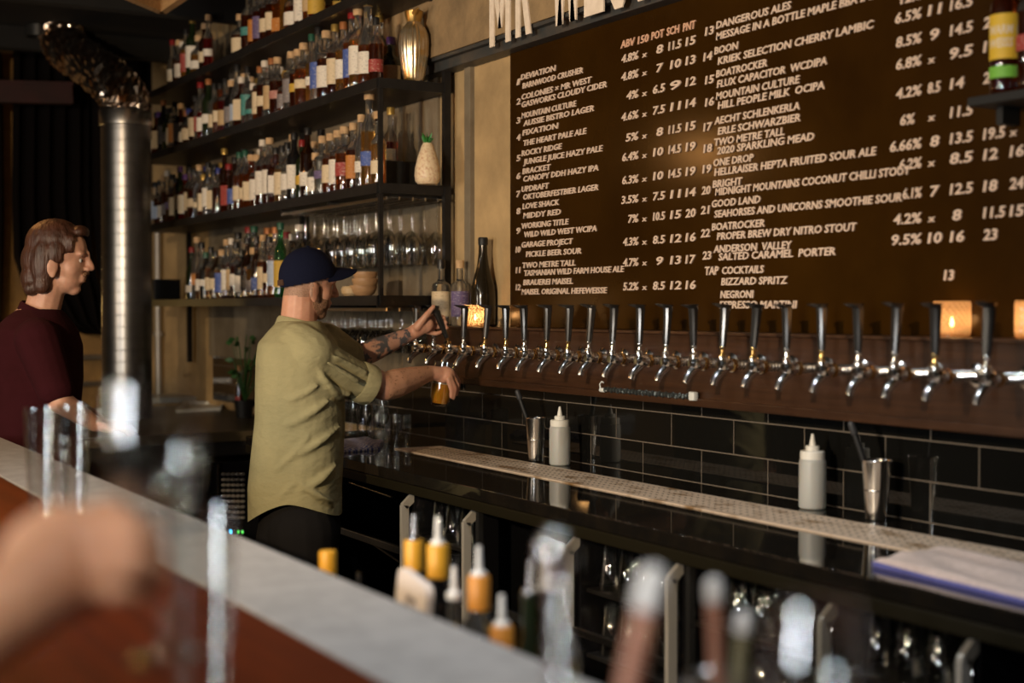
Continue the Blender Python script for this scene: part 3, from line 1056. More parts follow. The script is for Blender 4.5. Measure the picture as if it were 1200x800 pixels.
bottle_row(0, 'front', -8.75, -7.95, 2.60, 8, 0.92, 1.08, {0: ('wine', 'clear', 'white', 'red', 0.9), 4: ('tall', 'dark green', 'white', 'gold', 1.15)})
bottle_row(0, 'right', -7.55, -6.35, 2.62, 12, 1.0, 1.15, {2: ('tall', 'dark amber', 'orange', 'black', 1.05), 3: ('tall', 'dark amber', 'purple', 'black', 1.05),
           4: ('tall', 'dark amber', 'cream', 'black', 1.05), 5: ('tall', 'dark amber', 'cream', 'black', 1.05), 6: ('square', 'amber', 'orange', 'black', 1.1)})
bottle_row(0, 'back', -7.5, -6.4, 2.76, 9, 0.95, 1.1)
bottle_row(1, 'front', -9.1, -5.62, 2.59, 38, 0.92, 1.10, {
    8: ('squat', 'dark amber', 'cream', 'blue', 1.05), 12: ('tall', 'dark green', 'white', 'copper', 1.08), 17: ('wine', 'clear', 'pale blue', 'black', 1.10),
    19: ('tall', 'clear', 'teal', 'black', 1.0), 20: ('squat', 'clear', 'teal', 'white', 1.05), 24: ('shouldered', 'dark amber', 'pink', 'cork', 1.05),
    26: ('shouldered', 'clear', 'grey', 'cork', 1.05), 28: ('shouldered', 'amber', 'cream', 'cork', 1.10), 30: ('tall', 'clear', 'blue', 'black', 1.12),
    31: ('shouldered', 'dark amber', 'white', 'cork', 1.15), 33: ('tall', 'golden', 'white', 'copper', 1.05), 34: ('tall', 'amber', 'blue', 'red', 1.15),
    35: ('tall', 'golden', 'white', 'cork', 1.15), 36: ('wine', 'amber', 'white', 'gold', 1.20), 37: ('tall', 'dark amber', 'red', 'black', 0.9)})
bottle_row(1, 'back', -8.0, -5.75, 2.72, 20, 1.0, 1.18)
bottle_row(2, 'front', -9.1, -5.60, 2.59, 39, 0.9, 1.08, {
    5: ('square', 'amber', 'cream', 'black', 1.0), 6: ('tall', 'dark green', 'cream', 'purple', 1.05), 18: ('tall', 'amber', 'cream', 'green', 1.0),
    19: ('tall', 'amber', 'cream', 'green', 1.0), 22: ('tall', 'dark amber', 'white', 'white', 1.1), 23: ('tall', 'dark amber', 'white', 'cork', 1.1),
    30: ('squat', 'clear', 'white', 'cork', 1.0), 32: ('shouldered', 'amber', 'cream', 'cork', 1.0), 33: ('shouldered', 'amber', 'white', 'cork', 1.02),
    34: ('shouldered', 'amber', 'red', 'cork', 1.05), 35: ('tall', 'dark amber', 'orange', 'cork', 0.95), 36: ('slim', 'clear', 'white', 'cork', 0.95),
    37: ('slim', 'golden', 'blue', 'cork', 1.22), 38: ('tall', 'golden', 'cream', None, 0.95)}, jy=0.004)
bottle_row(2, 'back', -8.6, -5.75, 2.72, 22, 1.0, 1.2)
bottle_row(3, 'front', -8.32, -6.78, 2.59, 18, 0.92, 1.08, {
    0: ('wine', 'dark green', 'white', 'red', 0.95), 15: ('tall', 'dark amber', 'cream', 'black', 1.0), 16: ('tall', 'amber', 'pale blue', 'copper', 1.15),
    17: ('slim', 'green', 'yellow', 'green', 1.1)})
bottle_row(3, 'back', -7.9, -6.85, 2.72, 11, 1.1, 1.25, {2: ('wine', 'dark green', 'cream', 'red', 1.25), 3: ('wine', 'dark green', 'cream', 'green', 1.25),
                                                       10: ('tall', 'clear', 'cream', 'white', 1.2)})

# black speaker boxes on the shelves
for px, sh, w, h, y, lab in ((466, 2, 0.115, 0.118, 2.74, 'small black speaker box right of the bottles on the third shelf down'),
                             (190, 3, 0.25, 0.13, 2.63, 'black box at the left end of the lowest shelf')):
    x = x_at(px, y, SHELF_Z[sh] + 0.05)
    t = thing('speaker', lab, 'speaker', (x, y, SHELF_Z[sh]))
    b = MB(); b.box((0, 0, h / 2 + .004), (w, 0.17, h), bev=0.006); b.build('cabinet', m_black, t, local=True, smooth=False)
    b = MB(); b.box((0, -0.087, h / 2 + .004), (w * .86, 0.006, h * .82), bev=0.002); b.build('grille', m_blacksteel, t, local=True, smooth=False)
    b = MB()
    for sxx in (-1, 1):
        b.box((sxx * w * .38, 0, 0.002), (0.02, 0.14, 0.004))
    b.build('foot_pad', m_black, t, local=True, smooth=False)

# gold ribbed vase on the second shelf
vy = 2.71
vx = x_at(485, vy, SHELF_Z[1] + 0.1)
vase = thing('gilded_vase', 'gold and silver ribbed vase at the right end of the second shelf', 'vase', (vx, vy, SHELF_Z[1]))
vase.scale = (1, 1, 0.87)
b = MB()
vs, fs = [], []
prof = [(0, .0), (.036, .0), (.040, .004), (.044, .02), (.054, .08), (.062, .14), (.065, .19), (.061, .235), (.050, .265), (.036, .285), (.029, .297)]
N = 84
for r, z in prof:
    for k in range(N):
        a = 2 * PI * k / N
        rr = r * (1 + 0.035 * math.cos(a * 21) * (1 if 0.01 < z < 0.27 else 0))
        vs.append((rr * math.cos(a), rr * math.sin(a), z))
for i in range(len(prof) - 1):
    for k in range(N):
        k2 = (k + 1) % N
        fs.append((i * N + k, i * N + k2, (i + 1) * N + k2, (i + 1) * N + k))
b.add(vs, fs)
b.build('ribbed_body', mat('silvered_gold', (0.72, 0.62, 0.48), 0.24, 0.85, noise=(9, (0.55, 0.34, 0.10), 0.42, 0.62)), vase, local=True, angle=60)
b = MB()
b.lathe([(.029, .297), (.032, .305), (.037, .325), (.041, .348), (.038, .352), (.034, .335), (.026, .305), (0, .300)], None, 40)
b.cap((.030, -.01, .338), .016, (.060, -.01, .352), .006)
b.build('spouted_neck', mat('aged_gold', (0.48, 0.30, 0.09), 0.3, 0.8, noise=(14, (0.30, 0.17, 0.05), 0.4, 0.65)), vase, local=True)

# pineapple lamp on the third shelf
py_ = 2.73
px_ = x_at(501, py_, SHELF_Z[2] + 0.05)
pine = thing('pineapple_ornament', 'pale speckled pineapple ornament with green leaves on the third shelf', 'ornament', (px_, py_, SHELF_Z[2]))
b = MB()
pr = [(0, 0), (.040, 0), (.052, .012), (.056, .035), (.053, .07), (.045, .105), (.034, .14), (.025, .165), (.018, .176), (0, .178)]
b.lathe(pr, None, 28)
b.build('ceramic_body', mat('speckled_ceramic', (0.74, 0.58, 0.38), 0.35, noise=(90, (0.58, 0.36, 0.23), 0.50, 0.62), bump=(50, 0.5)), pine, local=True)
b = MB()
for k in range(9):
    a = k * 2.4
    tip = Vector((math.cos(a) * .026, math.sin(a) * .026, .194 + .012 * (k % 3)))
    b.tube([(0, 0, .172), (math.cos(a) * .012, math.sin(a) * .012, .192), tip], [.007, .011, .001], 6, flat=0.35)
b.build('leaves', mat('leaf_green', (0.03, 0.17, 0.03), 0.45), pine, local=True)

# stack of wooden bowls on the lowest shelf right of the bartender's cap
for k, (px, r, h, z) in enumerate(((426, .062, .05, 0), (428, .060, .05, .03), (428, .056, .05, .06))):
    x = x_at(px, 2.62, 1.63)
    b = MB()
    b.lathe([(0, 0), (r * .5, 0), (r * .85, h * .35), (r, h * .8), (r, h), (r * .93, h), (r * .78, h * .4), (0, h * .2)], None, 26)
    o = b.build('wooden_bowl', mat('turned_wood', (0.42, 0.25, 0.12), 0.5, noise=(12, (0.28, 0.15, 0.07), 0.35, 0.65, (1, 1, 5))))
    tag(o, 'turned wooden bowl, %s of the stack of three on the lowest shelf' % ('bottom', 'middle', 'topmost')[k], 'bowl', 'stacked wooden bowls')
    o.location = (x, 2.62, SHELF_Z[3] + z + .0005)
b = MB()
b.lathe([(0, 0), (.022, 0), (.037, .014), (.04, .034), (.033, .045), (0, .048)], None, 22)
o = b.build('small_crock', mat('cream_crock', (0.55, 0.42, 0.25), 0.5, noise=(10, (0.45, 0.30, 0.15), 0.4, 0.6)))
o.location = (x_at(410, 2.57, 1.62), 2.57, SHELF_Z[3] + .0005)
tag(o, 'small cream crock left of the stacked bowls, behind the cap peak', 'crock')

# ------------------------------------------------------------------ hanging wine glasses
def wine_glass_profile(H, R, bowl):
    """upright, foot at z=0"""
    zb = H - bowl
    o = [(0, 0.0015), (.034 * R / .045, 0), (.034 * R / .045, .002), (.012, .006), (.0042, .014), (.0036, zb * .6), (.0045, zb - .006), (R * .45, zb + bowl * .07),
         (R * .85, zb + bowl * .25), (R, zb + bowl * .45), (R * .95, zb + bowl * .7), (R * .80, H)]
    t = .0013
    i = [(R * .80 - t, H), (R * .95 - t, zb + bowl * .7), (R - t, zb + bowl * .45), (R * .85 - t, zb + bowl * .25 + t), (R * .45 - t, zb + bowl * .07 + t * 1.5), (0, zb + t)]
    return o + i


def wine_glass(label, loc, H, R, bowl, down=False, group=None, tilt=None):
    t = thing('wine_glass', label, 'wine glass', loc, group)
    b = MB()
    pr = wine_glass_profile(H, R, bowl)
    M = Matrix.Rotation(PI, 4, 'X') if down else Matrix.Identity(4)
    if tilt is not None:
        M = tilt @ M
    b.lathe(pr[:7] + [(0, pr[6][1])], M, 20)
    b.build('stem', m_glass, t, local=True, angle=60)
    b = MB()
    b.lathe([(0, pr[6][1] - .0005)] + pr[6:], M, 24)
    b.build('bowl', m_glass, t, local=True, angle=60)
    return t


proto = None
RW = ['front', 'middle', 'back']
for r, y in enumerate((2.605, 2.73, 2.843)):
    for c in range(9 if r else 10):
        x = -5.585 - c * 0.118 - (0.02 if r == 1 else 0)
        lab = 'upside-down wine glass in the upper rack, %s from the right, %s row' % (nth(c), RW[r])
        if proto is None:
            proto = wine_glass(lab, (x, y, SHELF_Z[2] - 0.051), 0.285, 0.052, 0.145, True, 'wine glasses hanging in the upper rack')
        else:
            dup(proto, (x, y, SHELF_Z[2] - 0.051), lab, rnd.uniform(0, 6))
proto = None
for r, y in enumerate((2.605, 2.73, 2.843)):
    for c in range(10):
        x = -5.60 - c * 0.112
        lab = 'upside-down stemmed glass in the lower rack, %s from the right, %s row' % (nth(c), RW[r])
        if proto is None:
            proto = wine_glass(lab, (x, y, SHELF_Z[3] - 0.051), 0.20, 0.040, 0.105, True, 'stemmed glasses hanging in the lower rack')
        else:
            dup(proto, (x, y, SHELF_Z[3] - 0.051), lab, rnd.uniform(0, 6))

# ------------------------------------------------------------------ things on the ledge of the tap panel
LZ = 1.4785
make_bottle('spirit_bottle', 'square bottle with cream label and black capsule behind the pulled tap', (x_at(517, 2.80, 1.55), 2.80, LZ), 'shouldered', 'clear', 'cream', 'black', 0.98, 'pair of gin bottles on the tap ledge', 0.85, caph=0.04, lfull=True)
make_bottle('spirit_bottle', 'clear bottle with violet label and cork left of the glowing candle', (x_at(539, 2.835, 1.55), 2.835, LZ), 'shouldered', 'clear', 'purple', 'cork', 0.98, 'pair of gin bottles on the tap ledge', 1.2, caph=0.03, lfull=True)
b = MB()
t = thing('magnum_bottle', 'big dark unlabelled champagne bottle behind the candle at the ledge end', 'bottle', (x_at(566, 2.842, 1.6), 2.842, LZ))
b.lathe([(0, .02), (.044, 0), (.052, .008), (.053, .03), (.053, .12), (.049, .165), (.036, .21), (.024, .255), (.0185, .30), (.0175, .345), (0, .345)], None, 26)
b.build('glass_body', mat('magnum_glass', (0.014, 0.010, 0.005), 0.12), t, local=True)
b = MB(); b.lathe([(0, .335), (.0195, .335), (.0205, .345), (.0205, .362), (.018, .368), (0, .368)], None, 20)
b.build('crown', m_black, t, local=True)


def candle(label, px, y, r, h, col, power, ez=LZ):
    x = x_at(px, y, ez + 0.04)
    t = thing('candle_holder', label, 'candle', (x, y, ez), 'lit candle holders on the tap ledge')
    b = MB()
    N, K = 40, 10
    vs, fs = [], []
    for i in range(K + 1):
        z = .004 + (h - .004) * i / K
        for k in range(N):
            d = 0.0022 * (1 if (i + k) % 2 else -1) if 0 < i < K else 0
            a = 2 * PI * k / N
            vs.append(((r + d) * math.cos(a), (r + d) * math.sin(a), z))
    for i in range(K):
        for k in range(N):
            k2 = (k + 1) % N
            q = (i * N + k, i * N + k2, (i + 1) * N + k2, (i + 1) * N + k)
            fs += [(q[0], q[1], q[2]), (q[0], q[2], q[3])] if (i + k) % 2 else [(q[0], q[1], q[3]), (q[1], q[2], q[3])]
    b.add(vs, fs)
    b.build('cut_glass_cup', col, t, local=True, smooth=False)
    b = MB(); b.lathe([(0, 0), (r * .9, 0), (r, .003), (r, .007), (0, .007)], None, 28); b.build('glass_foot', col, t, local=True)
    b = MB(); b.lathe([(0, .0075), (r * .6, .0075), (r * .6, .022), (0, .022)], None, 20); b.build('wax', mat('candle_wax', (0.8, 0.6, 0.35), 0.5, sss=0.3), t, local=True)
    b = MB(); b.lathe([(0, .024), (.004, .028), (.0055, .034), (.003, .046), (0, .054)], None, 12)
    b.build('flame', mat('candle_flame', (1, 0.6, 0.2), 0.5, emit=((1.0, 0.58, 0.2), 22.0)), t, local=True)
    l = bpy.data.lights.new('candle_light', 'POINT'); l.energy = power; l.color = (1.0, 0.60, 0.28); l.shadow_soft_size = 0.012
    o = bpy.data.objects.new('candle_light', l); COL.objects.link(o); o.parent = t; o.location = (0, 0, 0.045)
    return t


m_frost = bpy.data.materials.new('amber_cut_glass'); m_frost.use_nodes = True
nt = m_frost.node_tree; nt.nodes.clear()
out = nt.nodes.new('ShaderNodeOutputMaterial'); mix = nt.nodes.new('ShaderNodeMixShader'); tr = nt.nodes.new('ShaderNodeBsdfTranslucent')
gl = nt.nodes.new('ShaderNodeBsdfGlossy'); mix2 = nt.nodes.new('ShaderNodeMixShader'); tp = nt.nodes.new('ShaderNodeBsdfTransparent')
tr.inputs[0].default_value = (0.95, 0.70, 0.46, 1); gl.inputs[0].default_value = (1, .95, .9, 1); gl.inputs[1].default_value = 0.08
tp.inputs[0].default_value = (1, 0.82, 0.62, 1)
mix.inputs[0].default_value = 0.10; mix2.inputs[0].default_value = 0.45
nt.links.new(tr.outputs[0], mix.inputs[1]); nt.links.new(gl.outputs[0], mix.inputs[2])
nt.links.new(mix.outputs[0], mix2.inputs[1]); nt.links.new(tp.outputs[0], mix2.inputs[2]); nt.links.new(mix2.outputs[0], out.inputs[0])
candle('glowing orange glass candle holder beside the violet-labelled bottle', 557, 2.785, 0.046, 0.088, m_frost, 0.42)
candle('glowing cut-glass candle holder below the number 13, behind the taps', 1115.5, 2.84, 0.046, 0.092, m_frost, 0.22)
candle('glowing candle holder cut off by the right edge of the photo', 1213, 2.84, 0.046, 0.092, m_frost, 0.22)

# small wall shelf with two bottles, upper right
wsx = x_at(1178, 2.80, 2.1)
t = thing('wall_ledge', 'small dark bracket shelf on the menu board at the upper right', 'shelf', (wsx, 2.80, 2.045))
b = MB(); b.box((wsx + 0.04, 2.81, 2.062), (0.22, 0.13, 0.022), bev=0.002); b.build('board', m_black, t, smooth=False)
b = MB(); b.box((wsx - 0.03, 2.845, 2.03), (0.02, 0.06, 0.045)); b.build('bracket', m_black, t, smooth=False)
b = MB(); b.box((wsx + 0.11, 2.845, 2.03), (0.02, 0.06, 0.045)); b.build('bracket', m_black, t, smooth=False)
t = thing('display_bottle', 'bottle with yellow and green labels on the small shelf at upper right', 'bottle', (wsx, 2.80, 2.0735), None, 0.55)
b = MB()
b.lathe([(0, .004), (.032, 0), (.0365, .006), (.037, .02), (.037, .205), (.034, .225), (.021, .25), (.0150, .27), (.014, .32), (.016, .322), (.016, .332), (0, .332)], None, 24)
b.build('glass_body', G['dark amber'], t, local=True)
a0, a1 = -PI / 2 - 1.3, -PI / 2 + 1.3
b = MB(); b.lathe([(.0378, .085), (.0378, .195)], None, 16, 0, a0, a1); b.lathe([(.0382, .085), (.0382, .195)], None, 16, 0, a0, a1)
b.build('main_label', mat('yellow_paper', (0.62, 0.40, 0.03), 0.6), t, local=True)
b = MB(); b.lathe([(.0378, .040), (.0378, .068)], None, 16, 0, a0, a1); b.lathe([(.0382, .040), (.0382, .068)], None, 16, 0, a0, a1)
b.build('lower_label', mat('green_paper', (0.16, 0.42, 0.05), 0.6), t, local=True)
b = MB()
for row, s in ((.146, 'WARM'), (.114, 'WEISS')):
    v, f = text_geo(s, 0.03, 0.15)
    w = max(p[0] for p in v)
    vs = []
    for p in v:
        a = -PI / 2 + (p[0] / w - 0.5) * 1.7 - 0.2
        r = .0385 + p[2] * 0.006
        vs.append((r * math.cos(a), r * math.sin(a), row + p[1] * 0.030))
    b.add(vs, f)
b.build('label_lettering', mat('pale_print', (0.62, 0.52, 0.38), 0.6), t, local=True, smooth=False)
make_bottle('display_bottle', 'red-labelled bottle on the small upper right shelf, cut by the photo edge', (x_at(1209, 2.80, 2.1), 2.80, 2.0735), 'tall', 'dark amber', 'red', 'black', 1.0)

# ------------------------------------------------------------------ on the counter: squeeze bottles, shakers, brush, towels, tumblers
m_ldpe = mat('milky_plastic', (0.50, 0.50, 0.47), 0.42, trans=0.30, sss=0.15)
m_ldpe2 = mat('clear_syrup_fill', (0.42, 0.41, 0.38), 0.35, trans=0.2, sss=0.2)


def squeeze(label, px, y):
    t = thing('squeeze_bottle', label, 'squeeze bottle', (x_at(px, y, 1.0), y, CZ + 0.0005), 'squeeze bottles on the back counter')
    b = MB()
    b.lathe([(0, .002), (.034, 0), (.0385, .004), (.039, .012), (.039, .132), (.0375, .140), (.034, .145), (0, .145)], None, 28, [0, 0, 1, 1, 0, 0, 0, 0][:7])
    b.build('bottle_body', [m_ldpe, m_ldpe], t, local=True)
    b = MB(); b.lathe([(0, .142), (.035, .142), (.0355, .146), (.0355, .164), (.033, .167), (.020, .168), (.020, .180), (.018, .182), (0, .182)], None, 28)
    b.build('screw_cap', mat('white_cap_plastic', (0.68, 0.66, 0.60), 0.4), t, local=True)
    b = MB(); b.lathe([(0, .180), (.011, .180), (.0095, .187), (.0045, .212), (.0035, .216), (0, .216)], None, 16)
    b.build('nozzle', mat('white_cap_plastic', (0.68, 0.66, 0.60), 0.4), t, local=True)
    return t


squeeze('milky squeeze bottle beside the left shaker, under the middle taps', 656, 2.775)
squeeze('milky squeeze bottle on the right, left of the near shaker tin', 952, 2.80)


def shaker(label, px, y, lean):
    t = thing('shaker_tin', label, 'shaker tin', (x_at(px, y, 1.0), y, CZ + 0.0005), 'shaker tins on the back counter')
    b = MB()
    b.lathe([(0, .002), (.026, 0), (.029, .003), (.031, .03), (.0405, .160), (.0415, .163), (.0405, .165), (.0390, .162), (.0295, .03), (0, .006)], None, 30)
    b.build('cup', m_chrome, t, local=True)
    b = MB(); b.lathe([(.0345, .079), (.0352, .081), (.0352, .083), (.0347, .085)], None, 30); b.build('band', m_steel, t, local=True)
    m = thing('muddler', 'black muddler leaning out of ' + lean, 'muddler', t.location)
    a = RIGHT * 0.018 + Vector((0, 0, .012))
    c = -RIGHT * 0.036 + Vector((0, 0, .166))
    e = a + (c - a) * 1.62
    b = MB(); b.cap(a, .009, a + (e - a) * .93, .0085, 12); b.build('shaft', m_black, m, local=True)
    b = MB(); b.cap(a + (e - a) * .91, .0105, e, .010, 12); b.build('knob', mat('dark_rubber', (0.03, 0.03, 0.032), 0.5), m, local=True)


shaker('steel shaker tin holding a black muddler, left of the left squeeze bottle', 628, 2.77, 'the left shaker tin under the middle taps')
shaker('steel shaker tin holding a black muddler, near right on the counter', 1027, 2.80, 'the near right shaker tin')

ba = on_y(706, 462, PYF - 0.018); bb = on_y(816, 468, PYF - 0.018)
bz = 1.262
t = thing('tube_brush', 'narrow dark bristled brush with white ends resting on the panel lip', 'brush', (ba.x, PYF - 0.02, bz))
b = MB()
for k in range(26):
    x0 = ba.x + 0.02 + (bb.x - ba.x - 0.05) * k / 26
    b.lathe([(0, 0), (.006, .001), (.010, .004), (.006, .007), (0, .008)], Matrix.Translation((x0, PYF - 0.021, bz + .010 + 0.002 * (k % 2))) @ Matrix.Rotation(PI / 2, 4, 'Y'), 9)
b.build('bristles', mat('dark_bristles', (0.035, 0.04, 0.04), 0.3, noise=(90, (0.20, 0.24, 0.25), 0.55, 0.6)), t)
b = MB(); b.cap((ba.x - .004, PYF - 0.021, bz + .008), .008, (ba.x + .02, PYF - 0.021, bz + .008), .008, 10)
b.tube([(ba.x - .008, PYF - 0.021, bz + .012), (ba.x - .012, PYF - 0.021, bz + .028), (ba.x, PYF - 0.021, bz + .037), (ba.x + .012, PYF - 0.021, bz + .034)], .0025, 8)
b.build('wire_hook', mat('white_plastic', (0.62, 0.64, 0.62), 0.4), t)
b = MB(); b.box((bb.x - .012, PYF - 0.021, bz + .014), (.03, .018, .028), bev=0.005); b.build('end_tab', mat('white_plastic', (0.62, 0.64, 0.62), 0.4), t)


def towel(name, label, quad, th, mats, seed, nx=40, ny=24, stripe=None, amp=0.006):
    """folded cloth: quad of 4 world corners (near-left, near-right, far-right, far-left)"""
    r2 = random.Random(seed)
    ph = [r2.uniform(0, 6) for _ in range(6)]
    q = [Vector(p) for p in quad]
    cen = sum(q, Vector()) / 4
    b = MB()
    top, bot = [], []
    for j in range(ny + 1):
        for i in range(nx + 1):
            u, v = i / nx, j / ny
            p = (q[0] * (1 - u) + q[1] * u) * (1 - v) + (q[3] * (1 - u) + q[2] * u) * v
            e = min(u, 1 - u, v, 1 - v)
            rr = min(1.0, e / 0.06) ** 0.5
            w = amp * (math.sin(u * 9 + ph[0] + v * 2) + .7 * math.sin(v * 11 + ph[1] - u * 3) + .5 * math.sin((u + v) * 17 + ph[2]) + 1.6)
            top.append(p + Vector((0, 0, .003 + (th + w) * (0.35 + 0.65 * rr))))
            bot.append(p + Vector((0, 0, .0008)))
    n1 = nx + 1
    N = len(top)
    fs, ms = [], []
    for j in range(ny):
        for i in range(nx):
            a = j * n1 + i
            fs.append((a, a + 1, a + n1 + 1, a + n1)); ms.append(stripe(i / nx, j / ny) if stripe else 0)
            fs.append((N + a, N + a + n1, N + a + n1 + 1, N + a + 1)); ms.append(0)
    for i in range(nx):
        fs.append((i, N + i, N + i + 1, i + 1)); ms.append(1)
        a = ny * n1 + i
        fs.append((a, a + 1, N + a + 1, N + a)); ms.append(1)
    for j in range(ny):
        a = j * n1
        fs.append((a, a + n1, N + a + n1, N + a)); ms.append(1)
        a = j * n1 + nx
        fs.append((a, N + a, N + a + n1, a + n1)); ms.append(1)
    b.add(top + bot, fs, ms)
    o = b.build(name, mats, loc=(cen.x, cen.y, CZ), angle=80)
    return tag(o, label, 'towel')


m_tw = mat('cream_terry', (0.60, 0.47, 0.42), 0.95, noise=(60, (0.50, 0.39, 0.34), 0.4, 0.6), bump=(140, 0.6), sheen=0.3)
m_twb = mat('blue_terry', (0.10, 0.10, 0.30), 0.95, bump=(140, 0.6))
c0 = on_z(1022, 664, CZ); c1 = Vector((-1.35, 2.205, CZ))
c0.y = max(c0.y, 2.22)
f0 = on_z(1092, 648, CZ)
towel('bar_towel', 'folded cream bar towel with blue underside on the near right counter', (c0, c1, Vector((-1.35, 2.55, CZ)), f0), .014, [m_tw, m_twb], 3)
m_ck = bpy.data.materials.new('blue_check_cloth'); m_ck.use_nodes = True
nt = m_ck.node_tree; bs = nt.nodes['Principled BSDF']; bs.inputs['Roughness'].default_value = 0.9
ck = nt.nodes.new('ShaderNodeTexChecker'); ck.inputs['Scale'].default_value = 90
ck.inputs[1].default_value = (0.55, 0.52, 0.55, 1); ck.inputs[2].default_value = (0.10, 0.12, 0.32, 1)
tc = nt.nodes.new('ShaderNodeTexCoord'); nt.links.new(tc.outputs['Object'], ck.inputs[0]); nt.links.new(ck.outputs[0], bs.inputs['Base Color'])
l0 = on_z(398, 531, CZ); l1 = on_z(446, 527, CZ); l2 = on_z(450, 519, CZ); l3 = on_z(400, 517, CZ)
towel('checked_cloth', 'blue and white checked cloth on the counter beside the bartender', (l0, l1, l2, l3), .010, [m_ck, m_ck], 8, 24, 14, amp=0.004)


def tumbler(label, loc, H=0.12, R0=0.031, R1=0.041, group=None, down=False, beer=None, name='tumbler', cat='glass'):
    t = thing(name, label, cat, loc, group)
    prof = [(0, .003), (R0 - .003, 0), (R0, .003), (R1, H), (R1 - .0022, H), (R0 - .0022, .009), (0, .009)]
    if down:
        prof = [(r, H - z) for r, z in prof]
    b = MB(); b.lathe(prof, None, 20); b.build('glass_wall', m_glass, t, local=True, angle=50)
    return t


# tumblers on the counter by the bartender's elbow
gp = None
for k, (px, y, H) in enumerate(((412, 2.60, .16), (427, 2.66, .14), (438, 2.57, .12), (446, 2.70, .16), (459, 2.62, .12), (472, 2.70, .11))):
    tumbler('clear tumbler on the counter under the bartender\'s elbow, %s from the left' % nth(k), (x_at(px, y, 1.0), y, CZ + .0005), H, .034, .038,
            'tumblers beside the checked cloth')

# upside-down glasses in the bays under the counter
BN = ['bay nearest the bartender', 'second glass bay', 'third glass bay', 'fourth glass bay']
gp = None
for bi, (xa, xb) in enumerate(((-4.59, -4.12), (-3.49, -2.99), (-2.99, -2.413), (-2.413, -2.006))):
    n = int((xb - xa - 0.03) / 0.088)
    for si, z in enumerate((0.735, 0.545)):
        for r in range(3 if si == 0 else 2):
            y = 2.315 + r * 0.095 + (0.0 if si else 0.0)
            for k in range(n):
                x = xa + 0.022 + (xb - xa - 0.044) * (k + .5) / n
                lab = 'upturned glass, %s shelf of the %s, %s row, %s from the left' % (('upper', 'lower')[si], BN[bi], RW[r] if r < 2 else 'rear', nth(k))
                loc = (x, y, z + .0005)
                if gp is None:
                    gp = tumbler(lab, loc, .142, .029, .041, 'upturned glasses in the bays under the counter', True, name='pint_glass')
                else:
                    dup(gp, loc, lab, rnd.uniform(0, 6))

# ------------------------------------------------------------------ left background: duct, ceiling box, curtains, end counter
DY = 2.14
dX = x_at(148.5, DY, 1.55)
dd = (Vector((dX, DY, 1.55)) - CAM).dot(FWD)
dr = 28.5 / FPX * dd
duct = thing('ventilation_duct', 'shiny spiral metal duct left of the bottle shelves with a crinkled foil bend on top', 'duct', (dX, DY, 0.93))
ztop = on_y(148, 138, DY).z
b = MB()
prof = []
n = 26
z0 = 0.935
for k in range(n):
    z = z0 + (ztop - z0) * k / n
    dz = (ztop - z0) / n
    prof += [(dr, z), (dr, z + dz * .86), (dr * 1.006, z + dz * .90), (dr * 1.006, z + dz * .97)]
prof += [(dr, ztop)]
b.lathe(prof, Matrix.Translation((dX, DY, 0)), 80)
b.build('spiral_pipe', mat('galvanised_steel', (0.24, 0.235, 0.23), 0.33, 1.0, noise=(5, (0.17, 0.165, 0.16), 0.35, 0.7), bump=(5, 0.03)), duct, angle=7)
b = MB(); b.lathe([(dr * 1.0, ztop - .05), (dr * 1.07, ztop - .045), (dr * 1.07, ztop + .035), (dr, ztop + .05)], Matrix.Translation((dX, DY, 0)), 40)
b.build('collar', m_steel, duct)
pth = [Vector((dX, DY, ztop + .02)), on_y(148, 118, DY), on_y(128, 92, DY - .02), on_y(100, 72, DY - .04), on_y(76, 56, DY - .06), on_y(70, 36, DY - .06), on_y(70, 4, DY - .06)]
pts = []
for i in range(len(pth) - 1):
    for s in range(12):
        pts.append(pth[i].lerp(pth[i + 1], s / 12))
pts.append(pth[-1])
for _ in range(6):
    pts = [pts[0]] + [(pts[i - 1] + pts[i] * 2 + pts[i + 1]) / 4 for i in range(1, len(pts) - 1)] + [pts[-1]]
r2 = random.Random(5)
b = MB()
seg = 44
vs, fs = [], []
for i, p in enumerate(pts):
    t_ = (pts[min(i + 1, len(pts) - 1)] - pts[max(i - 1, 0)]).normalized()
    ax = (Vector((0, 1, 0)) - t_ * t_.y).normalized()
    ay = t_.cross(ax)
    for k in range(seg):
        a = 2 * PI * k / seg
        r = dr * (0.93 + 0.05 * (i % 2) + r2.uniform(-.085, .085))
        vs.append(p + (ax * math.cos(a) + ay * math.sin(a)) * r)
for i in range(len(pts) - 1):
    for k in range(seg):
        k2 = (k + 1) % seg
        fs.append((i * seg + k, i * seg + k2, (i + 1) * seg + k2, (i + 1) * seg + k))
b.add(vs, fs)
b.build('foil_bend', mat('crinkled_foil', (0.70, 0.62, 0.54), 0.22, 1.0, noise=(9, (0.45, 0.26, 0.14), 0.45, 0.6)), duct, smooth=False)
b = MB(); c = on_y(70, 42, DY - .06)
b.lathe([(dr * .5, -.02), (dr * .62, -.02), (dr * .62, .05), (dr * .5, .05)], Matrix.Translation(c + Vector((0, -dr * .95, 0))), 24)
b.build('clamp_band', m_gun, duct)

def on_x(px, py, x):
    r = ray(px, py)
    return CAM + r * ((x - CAM.x) / r.x)


